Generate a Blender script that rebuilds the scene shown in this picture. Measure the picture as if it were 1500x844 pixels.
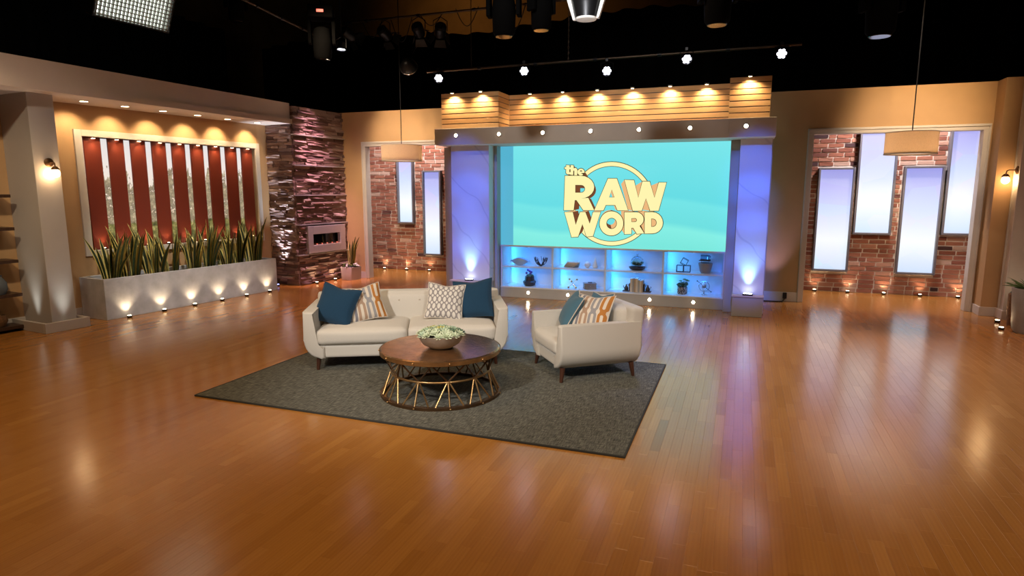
import bpy, bmesh, math, random
from mathutils import Vector, Matrix, Euler
random.seed(7)
R = math.radians
S = bpy.context.scene
for o in list(bpy.data.objects): bpy.data.objects.remove(o)
COL = S.collection

# ------------------------------------------------------------------ camera, world, stage lights, exposure
cam = bpy.data.cameras.new('camera'); co = bpy.data.objects.new('camera', cam); COL.objects.link(co)
cam.sensor_fit = 'HORIZONTAL'; cam.sensor_width = 36.0; cam.lens = 36.0 * 920.0 / 1500.0
cam.clip_end = 200; cam.clip_start = .05
PITCH = math.atan((422 - 277.5) / 920.0)
co.location = (0, 0, 1.8); co.rotation_euler = (math.pi / 2 - PITCH, 0, R(20))
S.camera = co
S.view_settings.view_transform = 'Standard'; S.view_settings.look = 'None'
S.view_settings.gamma = 1; S.view_settings.use_curve_mapping = False
S.view_settings.exposure = 0.0
w = bpy.data.worlds.new('world'); S.world = w; w.use_nodes = True
w.node_tree.nodes['Background'].inputs[0].default_value = (.9, .8, .7, 1)
w.node_tree.nodes['Background'].inputs[1].default_value = .006

def spot(name, loc, target, power, color=(1, 1, 1), angle=40, blend=.5, radius=.1, parent=None):
    l = bpy.data.lights.new(name, 'SPOT'); l.energy = power; l.color = color
    l.spot_size = R(angle); l.spot_blend = blend; l.shadow_soft_size = radius
    o = bpy.data.objects.new(name, l); COL.objects.link(o)
    o.location = loc; d = Vector(target) - Vector(loc)
    o.rotation_euler = d.to_track_quat('-Z', 'Y').to_euler()
    if parent: o.parent = parent
    return o
def area(name, loc, target, power, color, sx, sy, parent=None, spread=180):
    l = bpy.data.lights.new(name, 'AREA'); l.energy = power; l.color = color
    l.shape = 'RECTANGLE'; l.size = sx; l.size_y = sy; l.spread = R(spread)
    o = bpy.data.objects.new(name, l); COL.objects.link(o)
    o.location = loc; d = Vector(target) - Vector(loc)
    o.rotation_euler = d.to_track_quat('-Z', 'Y').to_euler()
    if parent: o.parent = parent
    return o
WARM = (1, .74, .45); TUNG = (1, .86, .70); AMB = (1, .60, .26); LAV = (.60, .52, 1); BLUE = (.05, .17, 1); PINK = (1, .50, .62)
# key and fill lamps of the studio grid, all above the picture
NEU = (1, .95, .89)
spot('key_lamp', (-3.4, -1.4, 4.7), (-2.7, 5.6, .5), 1500, NEU, 30, .8, .25)
spot('key_lamp', (1.6, .8, 5.6), (-1.6, 5.3, .4), 620, NEU, 42, .7, .25)
spot('floor_wash', (-6.0, 2.8, 6.0), (-5.4, 5.2, 0), 620, (1, .66, .34), 96, .9, 1.5)
spot('floor_wash', (-1.0, .6, 6.0), (-1.0, 2.8, 0), 640, (1, .66, .34), 96, .9, 1.5)
spot('floor_wash', (3.0, 3.2, 6.0), (2.4, 5.6, 0), 470, (1, .78, .60), 96, .9, 1.5)
spot('back_light', (-5.2, 9.6, 5.2), (-5.6, 9.0, 0), 420, PINK, 58, .9, .3)
spot('back_light', (2.0, 9.6, 5.2), (2.2, 8.8, 0), 330, (1, .58, .55), 66, .9, .3)
spot('back_light', (-1.0, 8.6, 5.2), (.9, 6.9, 0), 1100, (.52, .56, 1), 54, .9, .3)
for zz in (.6, 1.1, 1.6, 2.05):
    spot('pillar_wash', (-4.5, 1.6, 4.6), (-4.18, 9.5, zz), 1500, BLUE, 7.5, .6, .1)
    spot('pillar_wash', (.30, 1.6, 4.6), (.10, 9.5, zz), 1900, BLUE, 6.5, .6, .1)
spot('stone_wash', (-7.05, 9.75, 4.7), (-7.66, 10.30, 1.2), 1500, (1, .55, .68), 32, .9, .06)
spot('wall_wash', (-6.2, 7.6, 5.2), (-6.5, 11.0, 2.5), 800, (1, .74, .48), 40, .9, .2)
spot('wall_wash', (2.1, 6.6, 5.0), (2.4, 11.0, 2.85), 1250, (1, .70, .38), 27, 1, .2)
spot('brick_wash', (-6.6, 11.55, 3.9), (-6.9, 12.5, 1.9), 520, (1, .86, .88), 100, .9, .1)
spot('brick_wash', (2.3, 11.5, 3.9), (2.3, 12.4, 1.9), 520, (1, .86, .88), 110, .9, .1)
spot('wall_wash', (-4.6, 6.2, 5.4), (-8.1, 7.5, .5), 850, (1, .95, .90), 32, .9, .08)
spot('pilaster_wash', (-4.2, 3.6, 5.2), (-8.3, 5.3, 1.6), 120, (1, .8, .7), 40, .9, .2)
spot('shelf_wash', (-5.0, 1.6, 4.8), (-9.1, 5.0, 1.7), 520, (1, .78, .50), 30, .9, .1)
spot('brick_front', (2.0, 8.4, 4.3), (2.4, 12.3, 1.0), 190, (1, .84, .78), 44, .8, .2)
spot('brick_front', (-5.6, 8.4, 4.3), (-7.0, 12.4, 1.0), 190, (1, .84, .78), 40, .8, .2)
spot('beam_wash', (-2.2, 3.4, 5.4), (-2.2, 9.3, 3.5), 520, NEU, 44, 1, .2)
spot('right_wash', (-3.0, 5.2, 5.2), (3.4, 10.4, .9), 300, (1, .8, .62), 20, .5, .05)

# ------------------------------------------------------------------ materials
MATS = {}
def nodes(name):
    m = bpy.data.materials.new(name); m.use_nodes = True; MATS[name] = m
    nt = m.node_tree; return m, nt, nt.nodes['Principled BSDF']
def mix_rgb(nt, fac, a, b, mode='MIX'):
    n = nt.nodes.new('ShaderNodeMix'); n.data_type = 'RGBA'; n.blend_type = mode
    for k, v in ((0, fac), (6, a), (7, b)):
        if isinstance(v, (int, float)): n.inputs[k].default_value = v
        elif isinstance(v, tuple): n.inputs[k].default_value = (*v[:3], 1)
        else: nt.links.new(v, n.inputs[k])
    return n.outputs[2]
def mth(nt, op, a, b=None, c=None):
    n = nt.nodes.new('ShaderNodeMath'); n.operation = op
    for k, v in enumerate((a, b, c)):
        if v is None: continue
        if isinstance(v, (int, float)): n.inputs[k].default_value = v
        else: nt.links.new(v, n.inputs[k])
    return n.outputs[0]
def noise(nt, vec, scale, detail=3, rough=.55):
    n = nt.nodes.new('ShaderNodeTexNoise'); n.inputs['Scale'].default_value = scale
    n.inputs['Detail'].default_value = detail; n.inputs['Roughness'].default_value = rough
    if vec is not None: nt.links.new(vec, n.inputs['Vector'])
    return n.outputs['Fac']
def coord(nt, which='Object', scale=(1, 1, 1)):
    t = nt.nodes.new('ShaderNodeTexCoord'); m = nt.nodes.new('ShaderNodeMapping')
    m.inputs['Scale'].default_value = scale; nt.links.new(t.outputs[which], m.inputs['Vector']); return m.outputs[0]
def ramp(nt, fac, stops):
    n = nt.nodes.new('ShaderNodeValToRGB'); cr = n.color_ramp
    while len(cr.elements) < len(stops): cr.elements.new(.5)
    for e, (p, c) in zip(cr.elements, stops): e.position = p; e.color = (*c, 1)
    nt.links.new(fac, n.inputs[0]); return n.outputs[0]
def bump(nt, bs, h, strength=.2, dist=.01):
    n = nt.nodes.new('ShaderNodeBump'); n.inputs['Strength'].default_value = strength; n.inputs['Distance'].default_value = dist
    nt.links.new(h, n.inputs['Height']); nt.links.new(n.outputs[0], bs.inputs['Normal'])
def mat(name, col, rough=.6, metal=0, var=.12, nscale=6, bmp=.0, bscale=60, spec=.5, stretch=(1, 1, 1)):
    m, nt, b = nodes(name); v = coord(nt, 'Object', stretch)
    f = noise(nt, v, nscale, 4)
    c = ramp(nt, f, [(.25, tuple(x * (1 - var) for x in col)), (.75, tuple(min(1, x * (1 + var)) for x in col))])
    nt.links.new(c, b.inputs['Base Color'])
    b.inputs['Roughness'].default_value = rough; b.inputs['Metallic'].default_value = metal; b.inputs['Specular IOR Level'].default_value = spec
    if bmp: bump(nt, b, noise(nt, v, bscale, 3), bmp, .004)
    return m
def emit(name, col, strength, base=(.8, .8, .8)):
    m, nt, b = nodes(name); b.inputs['Base Color'].default_value = (*base, 1)
    b.inputs['Emission Color'].default_value = (*col, 1); b.inputs['Emission Strength'].default_value = strength
    b.inputs['Roughness'].default_value = .4
    return m

mat('plaster', (.52, .32, .15), .75, var=.05, nscale=3, bmp=.08)
mat('pilaster_paint', (.50, .46, .43), .6, var=.04, nscale=3, bmp=.05)
mat('plaster_grey', (.66, .56, .49), .7, var=.04, nscale=3, bmp=.06)
mat('white_paint', (.62, .57, .50), .5, var=.04, bmp=.03)
mat('window_grey', (.14, .14, .16), .5, var=.04)
mat('beam_grey', (.62, .555, .49), .65, var=.04, nscale=4, bmp=.05)
mat('surround', (.42, .40, .38), .45, var=.05, nscale=4, bmp=.04)
mat('concrete', (.44, .44, .455), .7, var=.22, nscale=5, bmp=.15, bscale=25)
mat('black', (.004, .004, .004), .6, var=.1)
mat('matte_black', (.003, .003, .003), .9, var=.1, spec=.03)
mat('drape', (.0035, .003, .003), .95, var=.2, spec=.05)
mat('studio_wall', (.16, .085, .03), .9, var=.3, nscale=1.2, spec=.1)
mat('gunmetal', (.03, .03, .032), .4, .8)
mat('steel', (.62, .59, .58), .38, .55, var=.05, stretch=(1, 1, 12))
mat('chrome', (.8, .8, .8), .2, 1)
mat('dark_wood', (.05, .025, .014), .4, var=.3, nscale=8, stretch=(1, 8, 1))
mat('leg_wood', (.06, .022, .012), .35, var=.3, nscale=10, stretch=(8, 8, 1))
mat('bronze', (.46, .25, .12), .24, .9, var=.35, nscale=9, bmp=.5, bscale=28)
mat('bronze_dark', (.16, .09, .045), .4, .9, var=.3, nscale=9)
mat('brass_strut', (.42, .26, .11), .35, .9, var=.3, nscale=12)
mat('soil', (.02, .014, .01), .95, var=.4, nscale=30, bmp=.6)
mat('fin_paint', (.17, .019, .0035), .6, var=.06, nscale=4)
mat('white_gloss', (.72, .74, .78), .3, var=.02)
mat('ceramic_white', (.7, .69, .66), .4)
mat('ceramic_blue', (.35, .5, .72), .25); mat('stoneware', (.10, .12, .14), .5)
mat('ceramic_dark', (.035, .03, .035), .35, var=.3)
mat('pot_grey', (.33, .31, .29), .6, var=.1)
mat('pot_pink', (.55, .47, .43), .7, var=.05)
mat('foliage', (.035, .075, .028), .5, var=.5, nscale=14)
mat('foliage_light', (.10, .17, .045), .5, var=.4, nscale=14)
mat('petal_white', (.7, .66, .62), .6)
mat('petal_purple', (.10, .03, .22), .5)
mat('book_cream', (.62, .52, .40), .7, var=.1)
mat('book_tan', (.42, .30, .19), .7, var=.1)
mat('book_dark', (.07, .09, .10), .7, var=.2)
mat('book_grey', (.36, .34, .31), .7, var=.1)
mat('silver_box', (.30, .28, .27), .35, .6, var=.3)
mat('wicker', (.16, .08, .03), .8, var=.5, nscale=40, bmp=.5)
mat('pipe', (.10, .07, .05), .45, .9)
mat('bowl_stone', (.24, .225, .20), .45, .2, var=.3, nscale=9, bmp=.2, bscale=20)
mat('soft_white', (.8, .8, .76), .8); mat('egg_cloth', (.42, .42, .40), .9)
mat('mortar', (.62, .55, .47), .9, var=.15, nscale=10, bmp=.3)
mat('stone_back', (.06, .04, .035), .9)
mat('sub_floor', (.10, .045, .016), .7)

def fabric(name, col, var=.06, sc=350, bmp=.25):
    m, nt, b = nodes(name); v = coord(nt)
    f = noise(nt, v, sc, 2); g = noise(nt, v, 5, 2)
    c = ramp(nt, f, [(.3, tuple(x * (1 - var * 2) for x in col)), (.7, tuple(min(1, x * (1 + var)) for x in col))])
    c2 = mix_rgb(nt, mth(nt, 'MULTIPLY', g, .25), c, tuple(x * .85 for x in col))
    nt.links.new(c2, b.inputs['Base Color']); b.inputs['Roughness'].default_value = .9
    b.inputs['Specular IOR Level'].default_value = .15; b.inputs['Sheen Weight'].default_value = .15
    bump(nt, b, f, bmp, .002); return m
fabric('linen', (.62, .585, .525)); fabric('navy', (.014, .05, .10), .15); fabric('teal_fabric', (.07, .155, .215), .12)
fabric('cream_fabric', (.62, .56, .48)); fabric('shade_linen', (.70, .58, .43), .08, 90); _nt = MATS['shade_linen'].node_tree; _tr = _nt.nodes.new('ShaderNodeBsdfTranslucent'); _tr.inputs[0].default_value = (.78, .64, .48, 1); _mx = _nt.nodes.new('ShaderNodeMixShader'); _mx.inputs[0].default_value = .4; _nt.links.new(_nt.nodes['Principled BSDF'].outputs[0], _mx.inputs[1]); _nt.links.new(_tr.outputs[0], _mx.inputs[2]); _nt.links.new(_mx.outputs[0], _nt.nodes['Material Output'].inputs[0])

# rug: dark grey heathered weave
m, nt, b = nodes('rug_weave'); v = coord(nt, 'Object', (1, 1, 1)); v2 = coord(nt, 'Object', (6, 60, 1)); v3 = coord(nt, 'Object', (60, 6, 1))
f = mth(nt, 'ADD', mth(nt, 'MULTIPLY', noise(nt, v2, 2.2, 3), .5), mth(nt, 'MULTIPLY', noise(nt, v3, 2.2, 3), .5))
nt.links.new(ramp(nt, f, [(.36, (.038, .039, .034)), (.52, (.115, .114, .098)), (.68, (.25, .245, .205))]), b.inputs['Base Color'])
b.inputs['Roughness'].default_value = .95; b.inputs['Specular IOR Level'].default_value = .1; bump(nt, b, f, .5, .006)

# floor planks: tint per plank, grain in world space
def plank_material():
    m, nt, b = nodes('oak_laminate')
    g = nt.nodes.new('ShaderNodeNewGeometry'); a = nt.nodes.new('ShaderNodeAttribute'); a.attribute_name = 'tint'
    comb = nt.nodes.new('ShaderNodeCombineXYZ'); nt.links.new(mth(nt, 'MULTIPLY', a.outputs['Fac'], 40.0), comb.inputs[2])
    add = nt.nodes.new('ShaderNodeVectorMath'); nt.links.new(g.outputs['Position'], add.inputs[0]); nt.links.new(comb.outputs[0], add.inputs[1])
    mp = nt.nodes.new('ShaderNodeMapping'); mp.inputs['Scale'].default_value = (26, 2.0, 1); nt.links.new(add.outputs[0], mp.inputs['Vector'])
    n1 = noise(nt, mp.outputs[0], 1.0, 4, .6)
    wv = nt.nodes.new('ShaderNodeTexWave'); wv.inputs['Scale'].default_value = .55; wv.inputs['Distortion'].default_value = 5; wv.inputs['Detail'].default_value = 2
    nt.links.new(mp.outputs[0], wv.inputs['Vector'])
    tone = ramp(nt, a.outputs['Fac'], [(0, (.36, .150, .026)), (.35, (.43, .185, .036)), (.7, (.48, .215, .046)), (1, (.55, .26, .062))])
    grain = mth(nt, 'ADD', mth(nt, 'MULTIPLY', n1, .55), mth(nt, 'MULTIPLY', wv.outputs['Fac'], .25))
    dark = mix_rgb(nt, 1.0, tone, (.74, .68, .60), 'MULTIPLY')
    c = mix_rgb(nt, grain, tone, dark); nt.links.new(c, b.inputs['Base Color'])
    b.inputs['Roughness'].default_value = .27; b.inputs['Specular IOR Level'].default_value = 1.0
    nt.links.new(mth(nt, 'ADD', .15, mth(nt, 'MULTIPLY', n1, .08)), b.inputs['Roughness'])
    return m
plank_material()

def rand_mat(name, stops, rough=.85, bscale=18, bstr=.6):
    m, nt, b = nodes(name); oi = nt.nodes.new('ShaderNodeObjectInfo')
    v = coord(nt, 'Generated'); comb = nt.nodes.new('ShaderNodeVectorMath'); nt.links.new(v, comb.inputs[0])
    cx = nt.nodes.new('ShaderNodeCombineXYZ'); nt.links.new(mth(nt, 'MULTIPLY', oi.outputs['Random'], 50), cx.inputs[0]); nt.links.new(cx.outputs[0], comb.inputs[1])
    n = noise(nt, comb.outputs[0], 4, 4)
    c = ramp(nt, oi.outputs['Random'], stops)
    c2 = mix_rgb(nt, mth(nt, 'MULTIPLY', n, .7), c, mix_rgb(nt, 1.0, c, (.55, .5, .5), 'MULTIPLY'))
    nt.links.new(c2, b.inputs['Base Color']); b.inputs['Roughness'].default_value = rough; b.inputs['Specular IOR Level'].default_value = .3
    bump(nt, b, n, bstr, .004); return m
rand_mat('brick', [(0, (.05, .03, .035)), (.05, (.24, .09, .06)), (.35, (.32, .125, .075)), (.7, (.40, .175, .11)), (.9, (.46, .25, .17)), (1, (.55, .40, .31))])
rand_mat('ledge_stone', [(0, (.14, .085, .075)), (.4, (.26, .165, .14)), (.8, (.38, .26, .22)), (1, (.50, .38, .34))], .7)
rand_mat('slat_wood', [(0, (.66, .36, .14)), (.5, (.74, .43, .18)), (1, (.80, .50, .23))], .5, 20, .1)

# marble wash panel of the pillars
m, nt, b = nodes('marble'); v = coord(nt); wv = nt.nodes.new('ShaderNodeTexWave'); wv.inputs['Scale'].default_value = .8; wv.inputs['Distortion'].default_value = 12; wv.inputs['Detail'].default_value = 3; wv.inputs['Detail Scale'].default_value = .6
wv.bands_direction = 'DIAGONAL'
nt.links.new(v, wv.inputs['Vector'])
nt.links.new(ramp(nt, wv.outputs['Fac'], [(0, (.60, .60, .65)), (.008, (.72, .72, .76)), (1, (.76, .76, .80))]), b.inputs['Base Color']); b.inputs['Roughness'].default_value = .4

# snake plant leaf: u across the blade
m, nt, b = nodes('snake_leaf'); uv = nt.nodes.new('ShaderNodeUVMap'); sp = nt.nodes.new('ShaderNodeSeparateXYZ'); nt.links.new(uv.outputs[0], sp.inputs[0])
edge = mth(nt, 'ABSOLUTE', mth(nt, 'SUBTRACT', sp.outputs[0], .5))
mp = nt.nodes.new('ShaderNodeMapping'); mp.inputs['Scale'].default_value = (3, 22, 1); nt.links.new(uv.outputs[0], mp.inputs['Vector'])
nn = noise(nt, mp.outputs[0], 1.5, 3)
green = ramp(nt, nn, [(.35, (.018, .035, .016)), (.65, (.07, .115, .05))])
nt.links.new(mix_rgb(nt, mth(nt, 'GREATER_THAN', edge, .28), green, (.74, .66, .22)), b.inputs['Base Color']); b.inputs['Roughness'].default_value = .45

# link-pattern cushion and oval-lattice cushion (woven prints)
def link_print():
    m, nt, b = nodes('link_print'); uv = nt.nodes.new('ShaderNodeUVMap'); sp = nt.nodes.new('ShaderNodeSeparateXYZ'); nt.links.new(uv.outputs[0], sp.inputs[0])
    u = mth(nt, 'MULTIPLY', sp.outputs[0], 4.0); vv = mth(nt, 'MULTIPLY', mth(nt, 'ADD', sp.outputs[1], .07), 1.75)
    fu = mth(nt, 'SUBTRACT', mth(nt, 'FRACT', u), .5); fv = mth(nt, 'SUBTRACT', mth(nt, 'FRACT', vv), .5)
    # rounded vertical link: stadium distance
    av = mth(nt, 'MULTIPLY', mth(nt, 'MAXIMUM', mth(nt, 'SUBTRACT', mth(nt, 'ABSOLUTE', fv), .30), 0.0), 2.2)
    d = mth(nt, 'SQRT', mth(nt, 'ADD', mth(nt, 'MULTIPLY', fu, fu), mth(nt, 'MULTIPLY', av, av)))
    ring = mth(nt, 'MULTIPLY', mth(nt, 'GREATER_THAN', d, .15), mth(nt, 'LESS_THAN', d, .44))
    stem = mth(nt, 'MULTIPLY', mth(nt, 'LESS_THAN', mth(nt, 'ABSOLUTE', fu), .3), mth(nt, 'GREATER_THAN', mth(nt, 'ABSOLUTE', fv), .44))
    k = mth(nt, 'MAXIMUM', ring, stem)
    idx = mth(nt, 'DIVIDE', mth(nt, 'FLOOR', u), 4.0)
    tone = ramp(nt, idx, [(0, (.20, .20, .23)), (.24, (.20, .20, .23)), (.25, (.40, .27, .19)), (.49, (.40, .27, .19)), (.50, (.30, .29, .30)), (.74, (.30, .29, .30)), (.75, (.45, .19, .05))])
    tone.node.color_ramp.interpolation = 'CONSTANT'
    nt.links.new(mix_rgb(nt, k, (.66, .59, .50), tone), b.inputs['Base Color']); b.inputs['Roughness'].default_value = .9; b.inputs['Specular IOR Level'].default_value = .1
    bump(nt, b, noise(nt, coord(nt), 300, 2), .2, .002)
link_print()
def oval_print():
    m, nt, b = nodes('oval_print'); uv = nt.nodes.new('ShaderNodeUVMap'); sp = nt.nodes.new('ShaderNodeSeparateXYZ'); nt.links.new(uv.outputs[0], sp.inputs[0])
    u = mth(nt, 'MULTIPLY', sp.outputs[0], 7.0); vv = mth(nt, 'MULTIPLY', sp.outputs[1], 5.0)
    def ov(du, dv, ru, rv):
        a = mth(nt, 'DIVIDE', mth(nt, 'SUBTRACT', mth(nt, 'FRACT', mth(nt, 'ADD', u, du)), .5), ru)
        c = mth(nt, 'DIVIDE', mth(nt, 'SUBTRACT', mth(nt, 'FRACT', mth(nt, 'ADD', vv, dv)), .5), rv)
        return mth(nt, 'LESS_THAN', mth(nt, 'ADD', mth(nt, 'MULTIPLY', a, a), mth(nt, 'MULTIPLY', c, c)), 1.0)
    k = mth(nt, 'MAXIMUM', ov(0, 0, .30, .38), ov(.5, .5, .22, .20))
    nt.links.new(mix_rgb(nt, k, (.27, .25, .25), (.68, .65, .60)), b.inputs['Base Color']); b.inputs['Roughness'].default_value = .9; b.inputs['Specular IOR Level'].default_value = .1
    bump(nt, b, noise(nt, coord(nt), 300, 2), .2, .002)
oval_print()

# backlit scenic print behind the fins: pale sky, trees, sunny shrubs
m, nt, b = nodes('scenic_print'); t = nt.nodes.new('ShaderNodeTexCoord'); sp = nt.nodes.new('ShaderNodeSeparateXYZ'); nt.links.new(t.outputs['Generated'], sp.inputs[0])
mp = nt.nodes.new('ShaderNodeMapping'); mp.inputs['Scale'].default_value = (1, 14, 7); nt.links.new(t.outputs['Generated'], mp.inputs['Vector'])
mp2 = nt.nodes.new('ShaderNodeMapping'); mp2.inputs['Scale'].default_value = (1, 9, 1.2); nt.links.new(t.outputs['Generated'], mp2.inputs['Vector'])
crown = noise(nt, mp2.outputs[0], 1.6, 5, .7); leaf = noise(nt, mp.outputs[0], 3.5, 5, .75)
height = mth(nt, 'ADD', sp.outputs[2], mth(nt, 'MULTIPLY', mth(nt, 'SUBTRACT', crown, .5), -1.1))
tree = mth(nt, 'MULTIPLY', mth(nt, 'LESS_THAN', height, .60), mth(nt, 'GREATER_THAN', leaf, .40))
trees = ramp(nt, leaf, [(.40, (.16, .13, .09)), (.55, (.42, .33, .20)), (.7, (.80, .66, .46))])
bush = ramp(nt, leaf, [(.35, (.05, .055, .02)), (.52, (.22, .20, .06)), (.66, (.62, .50, .20))])
sky = ramp(nt, sp.outputs[2], [(.2, (.95, .72, .48)), (.7, (.93, .84, .78)), (1, (.80, .79, .80))])
c = mix_rgb(nt, tree, sky, trees)
c = mix_rgb(nt, mth(nt, 'LESS_THAN', mth(nt, 'ADD', sp.outputs[2], mth(nt, 'MULTIPLY', leaf, .12)), .27), c, bush)
nt.links.new(c, b.inputs['Emission Color']); b.inputs['Emission Strength'].default_value = .95; b.inputs['Base Color'].default_value = (.05, .05, .05, 1)

# glowing alcove panes: backlit cool print with faint facets
m, nt, b = nodes('lit_pane'); t = nt.nodes.new('ShaderNodeTexCoord'); sp = nt.nodes.new('ShaderNodeSeparateXYZ'); nt.links.new(t.outputs['Generated'], sp.inputs[0])
vo = nt.nodes.new('ShaderNodeTexVoronoi'); vo.inputs['Scale'].default_value = 2.2; nt.links.new(t.outputs['Object'], vo.inputs['Vector'])
c = ramp(nt, sp.outputs[2], [(0, (.62, .76, .95)), (.3, (.90, .95, .97)), (.6, (.62, .70, 1.0)), (1, (.36, .36, .80))])
c = mix_rgb(nt, .10, c, vo.outputs['Color'], 'OVERLAY')
nt.links.new(c, b.inputs['Emission Color']); b.inputs['Emission Strength'].default_value = 1.0; b.inputs['Base Color'].default_value = (.1, .1, .1, 1); b.inputs['Roughness'].default_value = .3

# video screen picture: cyan field with soft waves
m, nt, b = nodes('screen_field'); t = nt.nodes.new('ShaderNodeTexCoord'); sp = nt.nodes.new('ShaderNodeSeparateXYZ'); nt.links.new(t.outputs['Generated'], sp.inputs[0])
wob = mth(nt, 'MULTIPLY', mth(nt, 'SINE', mth(nt, 'MULTIPLY', sp.outputs[0], 7.0)), .05)
band = ramp(nt, mth(nt, 'ADD', sp.outputs[2], wob), [(0, (.19, .80, .72)), (.16, (.23, .86, .78)), (.22, (.15, .74, .75)), (.42, (.17, .78, .80)), (.46, (.13, .72, .78)), (1, (.19, .79, .83))])
nt.links.new(band, b.inputs['Emission Color']); b.inputs['Emission Strength'].default_value = 1.0; b.inputs['Base Color'].default_value = (.02, .02, .02, 1); b.inputs['Roughness'].default_value = .35
emit('screen_edge', (.085, .44, .62), 1.0, (.05, .05, .05))
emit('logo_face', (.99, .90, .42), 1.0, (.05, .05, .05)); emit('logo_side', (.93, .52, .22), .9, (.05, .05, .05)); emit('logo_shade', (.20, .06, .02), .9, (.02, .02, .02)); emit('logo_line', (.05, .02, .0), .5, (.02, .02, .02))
emit('warm_lens', (1, .78, .48), 14); emit('soft_lens', (1, .86, .62), 9); emit('bulb', (1, .78, .42), 4); emit('led_white', (.85, .85, 1), 18); emit('led_blue', (.25, .35, 1), 8); emit('red_led', (1, .06, .04), 1.2)
emit('puck', (.55, .75, 1), 1.2); emit('egg_face', (.92, 1, .88), 3.2)
emit('diffuser', (1, .75, .45), .55, (.7, .65, .6)); emit('ember', (1, .12, .05), .8); emit('cool_lens', (.8, .85, 1), 14)
def glass(name):
    m, nt, b = nodes(name); b.inputs['Transmission Weight'].default_value = 1; b.inputs['Roughness'].default_value = .02; b.inputs['IOR'].default_value = 1.3
glass('glass')
m, nt, b = nodes('fire_glass'); b.inputs['Base Color'].default_value = (.006, .006, .008, 1); b.inputs['Roughness'].default_value = .08
m, nt, b = nodes('mosaic'); vo = nt.nodes.new('ShaderNodeTexVoronoi'); vo.inputs['Scale'].default_value = 55; nt.links.new(coord(nt), vo.inputs['Vector'])
nt.links.new(ramp(nt, vo.outputs['Distance'], [(.2, (.55, .50, .44)), (.6, (.06, .05, .05))]), b.inputs['Base Color'])

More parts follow.
